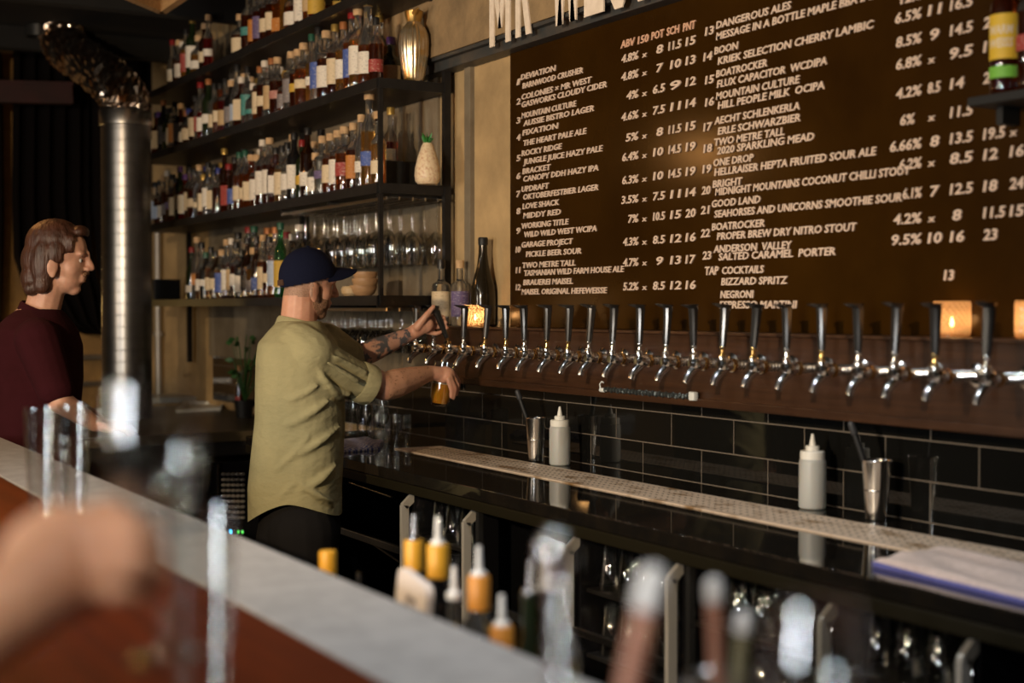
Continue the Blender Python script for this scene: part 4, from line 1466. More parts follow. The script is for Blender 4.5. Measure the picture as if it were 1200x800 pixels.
b = MB(); p0 = on_y(45, 28, 2.0)
b.tube([on_y(48, 4, 2.02), on_y(44, 30, 2.0), on_y(33, 40, 1.98), on_y(32, 50, 1.98), on_y(44, 58, 2.0)], .012, 8)
o = b.build('hanging_cable', mat('grey_cable', (0.14, 0.12, 0.09), 0.6)); tag(o, 'loose grey cable looping down from the ceiling beside the foil duct', 'cable')
b = MB(); a = on_x(-40, 108, -9.9); c = on_x(84, 111, -9.9)
b.box((a + c) / 2, ((c - a).length, .08, .13), R=(c - a).to_track_quat('X', 'Z').to_matrix(), bev=.004)
b.box((a + c) / 2 + Vector((0, 0, .07)), ((c - a).length, .10, .02), R=(c - a).to_track_quat('X', 'Z').to_matrix())
o = b.build('ceiling_beam', mat('dark_red_paint', (0.030, 0.005, 0.004), 0.7, noise=(6, (0.02, 0.004, 0.003), 0.4, 0.6)), smooth=False)
tag(o, 'dark red beam running under the ceiling at the upper left, behind the foil duct', 'beam')

# timber light box at the ceiling, top left
q = [on_z(128, -10, 3.10), on_z(190, 16, 3.10), on_z(232, -12, 3.10)]
t = thing('timber_box', 'pale timber box frame hanging from the ceiling above the shelf end', 'timber box', tuple(q[1]))
p0, p1, p2 = q[1], q[0], q[2]
u = (p1 - p0); u.z = 0; v = (p2 - p0); v.z = 0
ul, vl = u.length * 1.6, v.length * 1.6
u.normalize(); v.normalize()
m_ply = mat('pale_timber', (0.50, 0.32, 0.15), 0.6, noise=(8, (0.36, 0.21, 0.09), 0.35, 0.65, (1, 8, 8)))
for a, d, l in ((p0, u, ul), (p0, v, vl), (p0 + v * vl, u, ul), (p0 + u * ul, v, vl)):
    b = MB(); b.box(a + d * (l / 2) + Vector((0, 0, .06)), (l, .045, .12), R=Matrix(((d.x, -d.y, 0), (d.y, d.x, 0), (0, 0, 1))), bev=.003)
    b.build('side_board', m_ply, t, smooth=False)
b = MB(); b.add([p0 + Vector((0, 0, .06)), p0 + u * ul + Vector((0, 0, .06)), p0 + u * ul + v * vl + Vector((0, 0, .06)), p0 + v * vl + Vector((0, 0, .06)),
                 p0 + Vector((0, 0, .075)), p0 + u * ul + Vector((0, 0, .075)), p0 + u * ul + v * vl + Vector((0, 0, .075)), p0 + v * vl + Vector((0, 0, .075))],
                [(3, 2, 1, 0), (4, 5, 6, 7), (0, 1, 5, 4), (1, 2, 6, 5), (2, 3, 7, 6), (3, 0, 4, 7)])
b.build('base_board', m_ply, t, smooth=False)

# curtains in front of the ochre end wall
CX = FARX + 0.28


def drape(name, label, outline, mats_, folds, depth=0.05):
    b = MB()
    n = len(outline)
    vs = []
    rows = len(outline)
    cols = folds * 6
    top, bak = [], []
    for (pl, pr, py) in [(o_[0], o_[1], o_[2]) for o_ in outline]:
        for c in range(cols + 1):
            s = c / cols
            p = on_x(pl + (pr - pl) * s, py, CX)
            w = depth * math.sin(s * folds * 2 * PI)
            top.append(p + Vector((w, 0, 0)))
            bak.append(p + Vector((w - .012, 0, 0)))
    N = len(top)
    fs = []
    for i in range(rows - 1):
        for c in range(cols):
            a = i * (cols + 1) + c
            fs.append((a, a + 1, a + cols + 2, a + cols + 1))
            fs.append((N + a, N + a + cols + 1, N + a + cols + 2, N + a + 1))
    for i in range(rows - 1):
        for c in (0, cols):
            a = i * (cols + 1) + c
            fs.append((a, a + cols + 1, N + a + cols + 1, N + a))
    for c in range(cols):
        for i in (0, rows - 1):
            a = i * (cols + 1) + c
            fs.append((a, N + a, N + a + 1, a + 1))
    b.add(top + bak, fs)
    o = b.build(name, mats_)
    return o


m_drape = mat('black_velvet', (0.0045, 0.003, 0.0028), 0.95, spec=0.1)
o = drape('stage_curtain', '', [(16, 104, 60), (14, 104, 230), (16, 108, 300), (30, 119, 345), (60, 121, 378), (100, 122, 392)], m_drape, 5)
tag(o, 'black drawn-back curtain hanging behind the man in maroon', 'curtain')
o = drape('stage_curtain', '', [(108, 178, 60), (109, 178, 240), (113, 178, 300), (120, 178, 345), (122, 178, 392)], m_drape, 3, 0.04)
tag(o, 'narrow dark curtain hanging directly behind the metal duct', 'curtain')
o = drape('stage_curtain', '', [(-60, 0, 60), (-60, 2, 260), (-60, -2, 420)], m_drape, 3)
tag(o, 'dark curtain edge at the far left of the photo', 'curtain')
b = MB()
for py in (418, 449):
    a, c = on_x(60, py, FARX + .06), on_x(180, py, FARX + .06)
    b.box((a + c) / 2, (.05, (c - a).length, .035))
o = b.build('wall_rail', m_steel, smooth=False); tag(o, 'pair of pale metal rails on the end wall beside the man in maroon', 'rail')

# end counter with the ice machine
EX, EY0, EY1, EZ = -6.93, 0.9, 2.9, 0.93
ec = thing('end_counter', 'dark end counter closing the bar behind the bartender', 'counter', (-7.6, 1.9, 0))
b = MB(); b.box((-7.95, 1.9, EZ - .025), (2.04, 1.94, .05), bev=.004)
b.build('worktop', mat('dull_dark_top', (0.060, 0.046, 0.026), 0.35, noise=(5, (0.04, 0.03, 0.018), 0.4, 0.6)), ec, smooth=False)
b = MB(); b.box((EX - .03, 1.9, EZ - .085), (.03, 1.94, .07)); b.build('apron', m_blacksteel, ec, smooth=False)
b = MB(); b.box((-8.4, 1.9, .42), (1.0, 1.9, .84)); b.build('carcass', m_black, ec, smooth=False)
ip = on_x(257, 600, EX + .05)
a, c = on_x(257, 548, EX), on_x(297, 548, EX)
wI = c.y - a.y
t = thing('ice_machine', 'black ice machine with an oval-hole grille and small blue light under the end counter', 'ice machine', (-7.2, (a.y + c.y) / 2, 0))
zt = on_x(275, 541, EX).z
b = MB(); b.box((-7.22, (a.y + c.y) / 2 + .03, zt / 2 + .01), (.52, wI + .22, zt - .02), bev=.006); b.build('cabinet', m_blackgloss, t, smooth=False)
b = MB(); b.box((-6.957, a.y, zt * .5 + .02), (.016, .012, zt - .06)); b.build('edge_trim', m_steel, t, smooth=False)
b = MB()
for i in range(9):
    for j in range(5):
        p = on_x(264 + j * 5.6, 556 + i * 6.4, EX)
        b.lathe([(0, 0), (.010, .001), (.011, .004), (.007, .008), (.006, .003), (0, .003)], Matrix.Translation((-6.960, p.y, p.z)) @ Matrix.Rotation(PI / 2, 4, 'Y') @ Matrix.Diagonal((.7, 1.15, 1, 1)), 12)
b.build('grille', mat('grille_rubber', (0.16, 0.145, 0.13), 0.25), t)
for px, colr in ((272, (0.05, 0.45, 1.0)), (281, (0.1, 0.7, 0.1)), (286, (0.1, 0.6, 0.1))):
    p = on_x(px, 624, EX)
    b = MB(); b.ell((-6.956, p.y, p.z), (.004, .007, .013 if px == 272 else .009), seg=12, rings=8)
    b.build('indicator_light', mat('led_%d' % px, colr, 0.4, emit=(colr, 6.0 if px == 272 else 1.2)), t)
p = on_x(238, 478, -8.3)
t = thing('drain_tray', 'bright white metal tray on the end counter behind the duct', 'tray', (on_z(238, 480, EZ).x, on_z(238, 480, EZ).y, EZ))
qq = [on_z(207, 484, EZ), on_z(258, 481, EZ), on_z(262, 474, EZ), on_z(218, 474, EZ)]
cc = sum(qq, Vector()) / 4
b = MB(); b.add([p_ + Vector((0, 0, .001)) for p_ in qq] + [p_ + (p_ - cc) * .06 + Vector((0, 0, .022)) for p_ in qq] + [p_ + (cc - p_) * .05 + Vector((0, 0, .020)) for p_ in qq] + [p_ + (cc - p_) * .08 + Vector((0, 0, .006)) for p_ in qq],
                [(0, 3, 2, 1)] + [(k, (k + 1) % 4, 4 + (k + 1) % 4, 4 + k) for k in range(4)] + [(4 + k, 4 + (k + 1) % 4, 8 + (k + 1) % 4, 8 + k) for k in range(4)] + [(8 + k, 8 + (k + 1) % 4, 12 + (k + 1) % 4, 12 + k) for k in range(4)] + [(12, 13, 14, 15)])
o = b.build('tray_body', mat('white_enamel', (0.75, 0.76, 0.74), 0.3), t, smooth=False)
p = on_z(199, 470, EZ)
t = thing('small_sink', 'pale hand sink with a steel tap on the end counter beside the duct', 'sink', (p.x, p.y, EZ))
b = MB(); b.box((p.x, p.y, EZ + .02), (.42, .42, .04), bev=.008); b.build('basin', mat('pale_basin', (0.34, 0.33, 0.31), 0.3), t, smooth=False)
b = MB(); p2 = p + Vector((.1, .16, 0)); b.tube([(p2.x, p2.y, EZ + .04), (p2.x, p2.y, EZ + .17), (p2.x, p2.y - .03, EZ + .19), (p2.x, p2.y - .09, EZ + .17)], .013, 10)
b.build('spout', m_chrome, t)
p = on_z(237, 468, EZ)
t = thing('pepper_mill', 'small dark mill beside the white tray on the end counter', 'mill', (p.x, p.y, EZ))
b = MB(); b.lathe([(0, 0), (.025, 0), (.022, .05), (.016, .08), (.021, .10), (0, .115)], None, 18); b.build('body', m_shelf, t, local=True)
b = MB(); b.ell((0, 0, .125), (.017, .017, .017)); b.build('knob', mat('copper_knob', (0.4, 0.14, 0.05), 0.4), t, local=True)
x = x_at(293, 2.78, 1.0)
make_bottle('spirit_bottle', 'lone dark bottle with copper cap on the counter behind the bartender\'s back', (x, 2.78, CZ + .0005) if x > C0 else (x, 2.72, EZ + .0005), 'slim', 'dark amber', 'red', 'copper', 0.85)
x = x_at(286, 2.74, 1.2)
t = thing('potted_herb', 'small green leafy plant behind the bartender\'s back under the shelf', 'plant', (x, 2.74, EZ))
b = MB(); b.lathe([(0, 0), (.045, 0), (.06, .10), (.055, .10), (.045, .08), (0, .08)], None, 20); b.build('pot', m_black, t, local=True)
b = MB()
r2 = random.Random(8)
for k in range(34):
    a = r2.uniform(0, 2 * PI); rr = r2.uniform(.02, .12); h = r2.uniform(.22, .46)
    p1 = Vector((math.cos(a) * rr, math.sin(a) * rr, h))
    b.tube([(0, 0, .08), p1 * .6 + Vector((0, 0, .05)), p1], [.003, .0025, .002], 5)
    d = Vector((math.cos(a), math.sin(a), r2.uniform(-.4, .4))).normalized()
    b.tube([p1, p1 + d * .02, p1 + d * .05], [.004, .018, .001], 6, flat=.2)
b.build('foliage', mat('herb_green', (0.03, 0.10, 0.02), 0.5), t, local=True)
b = MB(); a = on_y(185, 372, WY - .05); c = on_y(186, 466, WY - .05)
b.tube([Vector((a.x, WY - .05, 2.1)), a, Vector((c.x, WY - .05, .95))], .022, 12)
b.lathe([(.022, 0), (.034, 0), (.034, .03), (.022, .03)], Matrix.Translation((c.x, WY - .05, 1.36)), 14)
o = b.build('drain_pipe', mat('grey_pipe', (0.30, 0.28, 0.26), 0.4, 0.4)); tag(o, 'thin grey vertical pipe on the wall right of the metal duct', 'pipe')

# ------------------------------------------------------------------ foreground bar
BZ = 1.08
BA, BB = -5.55, 1.2
bar = thing('front_bar', 'blurred foreground bar with a red-brown timber top and a pale grey service strip', 'bar', (-2.2, .5, 0))
cx, sx = (BA + BB) / 2, BB - BA
b = MB(); b.box((cx, .43, BZ - .025), (sx, .64, .05), bev=.006)
b.build('timber_top', mat('red_brown_timber', (0.115, 0.018, 0.002), 0.5, noise=(5, (0.060, 0.009, 0.001), 0.3, 0.7, (.4, 5, 5)), spec=0.08), bar, smooth=False)
b = MB(); b.box((cx, .866, BZ - .024), (sx, .228, .048), bev=.004)
b.build('service_strip', mat('pale_grey_strip', (0.36, 0.34, 0.325), 0.6, noise=(20, (0.30, 0.285, 0.27), 0.4, 0.6)), bar, smooth=False)
b = MB(); b.box((cx, .42, .515), (sx, .50, 1.03)); b.build('bar_front', m_dark, bar, smooth=False)
b = MB(); b.box((cx, .90, .53), (sx, .04, 1.0)); b.build('back_panel', m_blackgloss, bar, smooth=False)
RZ = 0.80
rail = thing('speed_rail', 'dark steel bottle rail fixed behind the foreground bar', 'bottle rail', (-2.0, 1.08, RZ))
b = MB(); b.box((-2.0, 1.12, RZ - .006), (3.2, .38, .012)); b.build('rail_floor', m_gun, rail, smooth=False)
b = MB(); b.box((-2.0, 1.305, RZ + .05), (3.2, .010, .11)); b.build('rail_front', m_gun, rail, smooth=False)

m_pw = mat('white_pour_plastic', (0.85, 0.83, 0.80), 0.3)
m_pc = m_chrome
RB = [(384, 646, 1.14, 'shouldered', 'amber', 'tan', 'gold', None, 'gold-capped amber bottle at the left end of the rail'),
      (420, 672, 1.10, 'slim', 'clear', None, None, m_pc, 'clear bottle with a metal pourer right of the gold-capped one'),
      (485, 603, 1.20, 'tall', 'black', 'yellow', 'gold', m_pc, 'dark bottle with yellow neck, left of its pair'),
      (513, 606, 1.17, 'tall', 'black', 'yellow', 'gold', m_pw, 'dark bottle with yellow neck and white pourer, right of its pair'),
      (532, 664, 1.12, 'slim', 'clear', 'white', None, m_pw, 'clear bottle with white pourer behind the white board'),
      (561, 640, 1.14, 'tall', 'dark amber', 'cream', 'copper', m_pw, 'cream-labelled bottle with orange neck right of the white board'),
      (588, 697, 1.10, 'shouldered', 'amber', 'orange', 'copper', m_pw, 'orange-labelled bottle with white pourer'),
      (622, 657, 1.13, 'wine', 'dark green', None, None, m_pc, 'slender dark bottle with pourer left of the twisted spoon'),
      (648, 640, 1.17, 'wine', 'clear', 'grey', 'white', None, 'stout clear bottle with pale cap behind the twisted spoon')]
for px, py, y, kd, g, lc, cp, pr, lab in RB:
    top = on_y(px, py, y)
    H0 = {'tall': .296, 'wine': .305, 'squat': .212, 'slim': .325, 'shouldered': .262}[kd]
    Ht = top.z - RZ - (.05 if pr else .0)
    s = Ht / H0
    t = make_bottle('rail_bottle', 'blurred ' + lab, (top.x, y, RZ + .0005), kd, g, lc, None, s, 'bottles in the bartender\'s rail', 1.1, pour=pr, lfull=True)
    if cp:
        zt = H0 * s
        rn = {'tall': .0155, 'wine': .0158, 'slim': .015, 'shouldered': .0165}[kd] * s
        b = MB(); b.lathe([(rn * 1.15, zt - .055 * s), (rn * 1.15, zt - .002), (rn * 1.05, zt), (rn * .5, zt)], None, 16)
        b.lathe([(rn * 1.18, zt - .055 * s), (rn * 1.18, zt - .002), (rn * 1.05, zt + .001), (0, zt + .001)], None, 16)
        b.build('neck_foil', {'gold': mat('yellow_foil', (0.72, 0.36, 0.03), 0.4), 'copper': mat('orange_foil', (0.70, 0.28, 0.04), 0.4), 'white': m_capwhite}[cp], t, local=True)

# white slotted board handle standing in the rail
p = on_y(488, 700, 1.09)
t = thing('cutting_board', 'white plastic board with a slotted handle standing in the rail', 'cutting board', (p.x, 1.09, RZ))
hw = .058
zt = on_y(488, 667, 1.09).z
b = MB()
zb = RZ + .001
ang = Matrix.Rotation(math.radians(-12), 4, 'Y')


def bd(x, z):
    v = Matrix.Rotation(math.radians(11), 4, 'Y') @ Vector((x, 0, z - zt))
    return Vector((p.x + v.x, 0, zt - .012 + v.z))


def rr(w, h, r, cxx, czz, n=6):
    out = []
    for sx_, sz_, a0 in ((1, 1, 0), (-1, 1, PI / 2), (-1, -1, PI), (1, -1, 1.5 * PI)):
        for k in range(n + 1):
            a = a0 + PI / 2 * k / n
            out.append((cxx + sx_ * (w - r) + r * math.cos(a), czz + sz_ * (h - r) + r * math.sin(a)))
    return out


H = zt - zb - .03
outer = rr(hw, H / 2, .018, 0, zt - H / 2)
inner = rr(.020, .011, .010, 0, zt - .048)
n = len(outer)
vs = []
for yy in (1.083, 1.097):
    vs += [bd(x, z) + Vector((0, yy, 0)) for x, z in outer] + [bd(x, z) + Vector((0, yy, 0)) for x, z in inner]
fs = []
for k in range(n):
    k2 = (k + 1) % n
    fs += [(k, k2, n + k2, n + k), (2 * n + k, 3 * n + k, 3 * n + k2, 2 * n + k2), (k, 2 * n + k, 2 * n + k2, k2), (n + k, n + k2, 3 * n + k2, 3 * n + k)]
b.add(vs, fs)
b.build('board_slab', mat('white_board_plastic', (0.78, 0.68, 0.62), 0.4), t, angle=50)

# bar tools in a cup on the near bar
cup = P(655, 870, 1.06)
t = thing('tool_cup', 'steel cup of bar tools on the near bar, just below the frame', 'cup', (cup.x, cup.y, BZ))
b = MB(); b.lathe([(0, .004), (.034, 0), (.036, .004), (.040, .13), (.041, .132), (.0385, .13), (.034, .008), (0, .008)], Matrix.Rotation(0, 4, 'Z'), 28); b.build('cup_wall', m_steel, t, local=True)
cb = Vector((cup.x, cup.y, BZ + .012))
top = P(650, 634, 1.05)
t = thing('bar_spoon', 'twisted bar spoon glinting in the foreground, beside the bottle rail', 'bar spoon', tuple(cb))
b = MB()
N = 420
vs, fs = [], []
for i in range(N + 1):
    s = i / N
    p_ = cb.lerp(top - Vector((0, 0, .02)), s)
    a = s * (top - cb).length / 0.0185 * PI
    for k in range(4):
        q_ = a + k * PI / 2
        r = .0075 if k % 2 == 0 else .0012
        vs.append(p_ + RIGHT * (math.cos(q_) * r) + FWD * (math.sin(q_) * r))
for i in range(N):
    for k in range(4):
        k2 = (k + 1) % 4
        fs.append((i * 4 + k, i * 4 + k2, (i + 1) * 4 + k2, (i + 1) * 4 + k))
fs += [(3, 2, 1, 0), tuple(N * 4 + k for k in range(4))]
b.add(vs, fs)
b.build('twisted_stem', mat('polished_spoon', (0.85, 0.85, 0.84), 0.05, 1.0), t, angle=70)
b = MB(); b.ell(top - Vector((0, 0, .008)), (.012, .012, .016)); b.build('finial', m_chrome, t)
cup2 = P(842, 860, 1.42)
t = thing('tool_cup', 'steel cup holding pale-tipped stirrers on the bar strip, just below the frame', 'cup', (cup2.x, cup2.y, BZ))
b = MB(); b.lathe([(0, .004), (.030, 0), (.033, .004), (.036, .10), (.037, .102), (.0345, .10), (.030, .008), (0, .008)], None, 28); b.build('cup_wall', m_steel, t, local=True)
c2 = Vector((cup2.x, cup2.y, BZ + .012))
m_tan = mat('rosewood_handle', (0.42, 0.19, 0.12), 0.4)
m_olive = mat('olive_handle', (0.22, 0.19, 0.10), 0.4)
for lab, base, tipp, r, mm in (('brown-handled tool with a round white knob in the foreground', cb + RIGHT * .012, P(768, 662, 1.10), .011, m_tan),
                               ('slim rosewood stirrer with a white tip in the foreground', c2, P(836, 676, 1.42), .0085, m_tan),
                               ('olive stirrer with a white tip, rightmost of the foreground tools', c2 + RIGHT * .01, P(872, 716, 1.42), .0085, m_olive)):
    t = thing('bar_tool', lab, 'bar tool', tuple(base), 'pale-tipped bar tools in the foreground cups')
    d = tipp - base
    b = MB(); b.cap(base, r * .6, base + d * .90, r * .9, 12); b.build('handle', mm, t)
    b = MB(); b.cap(base + d * .89, r * 1.05, tipp - d.normalized() * r, r, 12); b.build('tip', m_pw, t)

# glasses on the near bar
ga = on_z(0, 0, BZ)


def tall_glass(label, px, pt, d, r):
    top = P(px, pt, d)
    H = top.z - BZ
    return tumbler(label, (top.x, top.y, BZ + .0005), H, r * .72, r, 'tall glasses on the foreground bar', name='tall_glass')


tall_glass('tall clear glass at the far left of the foreground bar', 47, 478, 2.75, .030)
tall_glass('tall clear glass right of the leftmost one, before the maroon shirt', 86, 474, 2.75, .030)
tall_glass('shorter clear glass standing between the two tall left glasses', 66, 512, 3.0, .030)
tall_glass('blurred clear glass right of the held wine glass', 236, 596, 1.45, .034)
gt = P(955, 705, 0.95)
wine_glass('blurred stemmed glass standing on the near bar at the lower right', (gt.x, gt.y, BZ + .0005), gt.z - BZ, .034, .10)

# ------------------------------------------------------------------ people
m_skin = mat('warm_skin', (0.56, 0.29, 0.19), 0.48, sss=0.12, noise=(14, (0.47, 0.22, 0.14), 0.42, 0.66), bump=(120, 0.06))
m_skin2 = mat('second_man_skin', (0.50, 0.27, 0.18), 0.5, sss=0.1, noise=(14, (0.42, 0.21, 0.14), 0.42, 0.66), bump=(120, 0.06))  # slightly darker skin tone of the man in maroon
m_stub = mat('shaved_hair_skin', (0.36, 0.21, 0.14), 0.6, noise=(260, (0.23, 0.13, 0.09), 0.4, 0.65))
m_beard = mat('short_brown_beard', (0.17, 0.085, 0.042), 0.75, noise=(150, (0.30, 0.15, 0.08), 0.50, 0.62), bump=(220, 0.8))
m_tat = mat('tattooed_skin', (0.47, 0.26, 0.19), 0.5, noise=(24, (0.085, 0.085, 0.095), 0.47, 0.54), sss=0.06)
m_hairy = mat('hairy_forearm_skin', (0.52, 0.27, 0.16), 0.5, sss=0.1, noise=(60, (0.26, 0.12, 0.06), 0.56, 0.66, (1, 1, 1.5)), bump=(120, 0.15))
m_shirt = mat('khaki_linen', (0.33, 0.29, 0.155), 0.9, spec=0.15, noise=(5, (0.27, 0.245, 0.135), 0.35, 0.65), bump=(4.2, 0.8, (1.0, 1.0, 1.7), 0.045))
m_pants = mat('black_trousers', (0.010, 0.009, 0.009), 0.9, spec=0.15, bump=(14, 0.3))
m_cap = mat('navy_cotton', (0.006, 0.0075, 0.021), 0.9, spec=0.12, bump=(200, 0.15))
m_shoe = mat('black_leather', (0.012, 0.012, 0.012), 0.4)
m_eye = mat('eye_white', (0.65, 0.6, 0.55), 0.2)
m_iris = mat('dark_iris', (0.03, 0.02, 0.012), 0.15)


def frame(yaw, pitch, roll=0.0):
    """columns: forward, left, up of a head looking along image right turned away by yaw"""
    FH = Vector((FWD.x, FWD.y, 0)).normalized()
    f = (RIGHT * math.cos(yaw) + FH * math.sin(yaw)).normalized()
    u = Vector((0, 0, 1))
    l = u.cross(f)
    f2 = f * math.cos(pitch) - u * math.sin(pitch)
    u2 = l.cross(f2) * -1
    if u2.z < 0:
        u2 = -u2
    return Matrix((f2, l, u2)).transposed()


def head_shapes(b, c, R, k=1.0):
    def W(f, l, u):
        return c + R @ Vector((f * k, l * k, u * k))

    def E(p, r, rot=None):
        b.ell(W(*p), [q * k for q in r], R=R if rot is None else R @ rot)
    E((0, 0, .028), (.100, .078, .098))
    E((.042, 0, -.02), (.054, .064, .080))
    E((.030, 0, -.072), (.058, .054, .050))
    E((.060, 0, -.104), (.026, .026, .022))
    for s in (-1, 1):
        E((.048, s * .036, -.032), (.034, .028, .036))
        E((.082, s * .028, .022), (.018, .028, .012))
        # ear
        E((-.002, s * .083, -.030), (.023, .010, .035), Matrix.Rotation(s * -.38, 3, 'Z'))
        E((.002, s * .083, -.056), (.012, .008, .015))
    E((.096, 0, .010), (.016, .012, .030))
    b.cap(W(.098, 0, .012), .011 * k, W(.117, 0, -.022), .0125 * k, 12)
    E((.117, 0, -.026), (.013, .013, .011))
    for s in (-1, 1):
        E((.106, s * .012, -.030), (.011, .009, .009))
    E((.089, 0, -.058), (.015, .026, .009))
    E((.087, 0, -.071), (.014, .022, .009))
    return W


def eyes(root, W, R, k=1.0):
    for s in (-1, 1):
        b = MB(); b.ell(W(.0785, s * .030, -.002), (.0115 * k,) * 3, R=R, seg=14, rings=10); e = b.build('eye', m_eye, root)
        b = MB(); b.ell(W(.0872, s * .030, -.002), (.0035 * k, .0062 * k, .0062 * k), R=R, seg=12, rings=8); b.build('iris', m_iris, e)


# ---- bartender
D0 = 5.2
base = P(347, 400, D0); base.z = 0
man = thing('person', 'man in navy cap and khaki shirt pulling a tap and filling a glass', 'person', tuple(base))
RH = frame(math.radians(30), math.radians(8))
hc = P(360, 332, 5.22)
b = MB()
W = head_shapes(b, hc, RH, 1.0)
b.cap(P(349, 392, 5.21), .070, hc + RH @ Vector((-.022, 0, -.05)), .062)
# trunk under the shirt (kept inside it)
tr = [P(350, 404, 5.2), P(351, 450, 5.2), P(350, 510, 5.2), P(349, 562, 5.2)]
b.chain(tr, [.10, .125, .115, .105])
sr, er, wr = P(366, 420, 5.08), P(451, 453, 5.27), P(503, 437, 5.46)
fm = er.lerp(wr, .45)
b.chain([sr, er, er.lerp(wr, .22), fm.lerp(wr, .25), wr], [.055, .053, .056, .046, .030])
sl, el, wl = P(384, 404, 5.36), P(413, 421, 5.46), P(482, 391, 5.6)
b.chain([sl, el, el.lerp(wl, .35), wl], [.055, .046, .045, .028])
# right hand: palm over the glass, fingers down its far right side
gc0, gc1 = P(514.5, 475.5, 5.53), P(521.5, 424, 5.53)     # glass axis bottom -> top
pr = P(516, 437, 5.46)
b.cap(wr, .030, P(521, 438, 5.49), .027, flat=None)
b.ell(P(520, 439, 5.485), (.045, .026, .034), R=Matrix((RIGHT, FWD, UP)).transposed())
FR = [  # index, middle, ring, little : (px,py,d) knuckle, mid, tip
    ((528, 434, 5.51), (537, 446, 5.52), (537, 456, 5.51)),
    ((528, 437, 5.485), (536, 451, 5.49), (534.5, 462, 5.49)),
    ((527, 441, 5.465), (533, 455, 5.468), (531.5, 466, 5.47)),
    ((525, 444, 5.455), (529, 457, 5.458), (528.5, 465, 5.46))]
for (a, m_, t_), r in zip(FR, (.0105, .0108, .0102, .0092)):
    b.cap(P(*a), r * 1.15, P(*m_), r, 10)
    b.cap(P(*m_), r, P(*t_), r * .82, 10)
b.cap(P(508, 438, 5.52), .014, P(507, 446, 5.575), .011, 10)
b.cap(P(507, 446, 5.575), .011, P(512, 455, 5.585), .009, 10)
# left hand: gripping the tap lever
hb, ht = taps[2].location + Vector((0, -.016, .022)), None
lev = Matrix.Translation(Vector(taps[2].location) + Vector((0, -.016, .022))) @ Matrix.Rotation(0.42, 4, 'X')
L1 = lev @ Vector((0, 0, .075)); L2 = lev @ Vector((0, 0, .150))


def px_of(p):
    q = p - CAM
    d = q.dot(FWD)
    return (600 + q.dot(RIGHT) / d * FPX, 400 - q.dot(UP) / d * FPX, d)


print('lever', px_of(L1), px_of(L2), 'spout', px_of(Vector(taps[2].location) + Vector((0, -.051, -.07))))
dl = px_of(L2)[2]
b.cap(wl, .028, P(494, 383, dl), .030)
b.ell(P(497, 381, dl), (.040, .022, .034), R=Matrix((RIGHT, FWD, UP)).transposed() @ Matrix.Rotation(-.5, 3, 'Y'))
b.cap(P(489, 383, dl - .03), .017, P(499, 370, dl - .035), .0125, 10)
b.cap(P(499, 370, dl - .035), .0125, P(508, 359.5, dl - .025), .010, 10)
FL = [((502, 372, dl + .03), (514, 370, dl + .045), (520, 372, dl + .02)),
      ((503, 377, dl + .03), (516, 376, dl + .045), (522, 378, dl + .02)),
      ((503, 383, dl + .028), (517, 382, dl + .045), (523.5, 384, dl + .02)),
      ((501, 389, dl + .02), (511, 391, dl + .03), (516.5, 389, dl + .012))]
for (a, m_, t_), r in zip(FL, (.0108, .0108, .0102, .0092)):
    b.cap(P(*a), r * 1.15, P(*m_), r, 10)
    b.cap(P(*m_), r, P(*t_), r * .85, 10)
# legs under the trousers reach the shoes
for q, dpt in ((351, 5.10), (343, 5.31)):
    b.chain([P(349, 590, 5.2), P(q, 650, dpt), P(q + 3, 735, dpt), P(q - 4, 842, dpt)], [.085, .075, .055, .042])


def skin_part(p):
    for a, c, mi in ((el, wl, 1), (er, wr, 2)):
        t_ = (p - a).dot(c - a) / (c - a).length_squared
        if -0.1 < t_ < 0.93 and (p - (a + (c - a) * t_)).length < .075 and (p - hc).length > .3 and p.z > 1.0:
            return mi
    q = RH.transposed() @ (p - hc)
    if q.z < .035 and q.x < -.012 and q.z > -.055 and (p - hc).length < .16:
        return 3
    if q.x < .03 and q.x > -.02 and -.0 < q.z < .05 and abs(q.y) > .06:
        return 3
    return 0


blob('body', b, .0052, 3, [m_skin, m_tat, m_hairy, m_stub], man, skin_part)
eyes(man, W, RH)
# beard
b = MB()
b.ell(W(.030, 0, -.070), (.0615, .0575, .051), R=RH)
b.ell(W(.059, 0, -.100), (.030, .030, .027), R=RH)
b.ell(W(.084, 0, -.047), (.016, .026, .007), R=RH)
for s in (-1, 1):
    b.cap(W(.022, s * .0615, -.014), .010, W(.030, s * .054, -.06), .012)
    b.ell(W(.045, s * .042, -.062), (.030, .018, .034), R=RH)
mouth = W(.10, 0, -.066)
blob('beard', b, .0045, 2, m_beard, man, cut=lambda p: (p - mouth).length < .020 or (RH.transposed() @ (p - hc)).z > -.006)
# cap
RC = frame(math.radians(30), math.radians(0))
cc = hc + RH @ Vector((0, 0, .022))
b = MB()
b.ell(cc, (.110, .089, .112), R=RC, seg=36, rings=26)


def capcut(p):
    q = RC.transposed() @ (p - cc)
    return q.z < -.014 + .22 * q.x


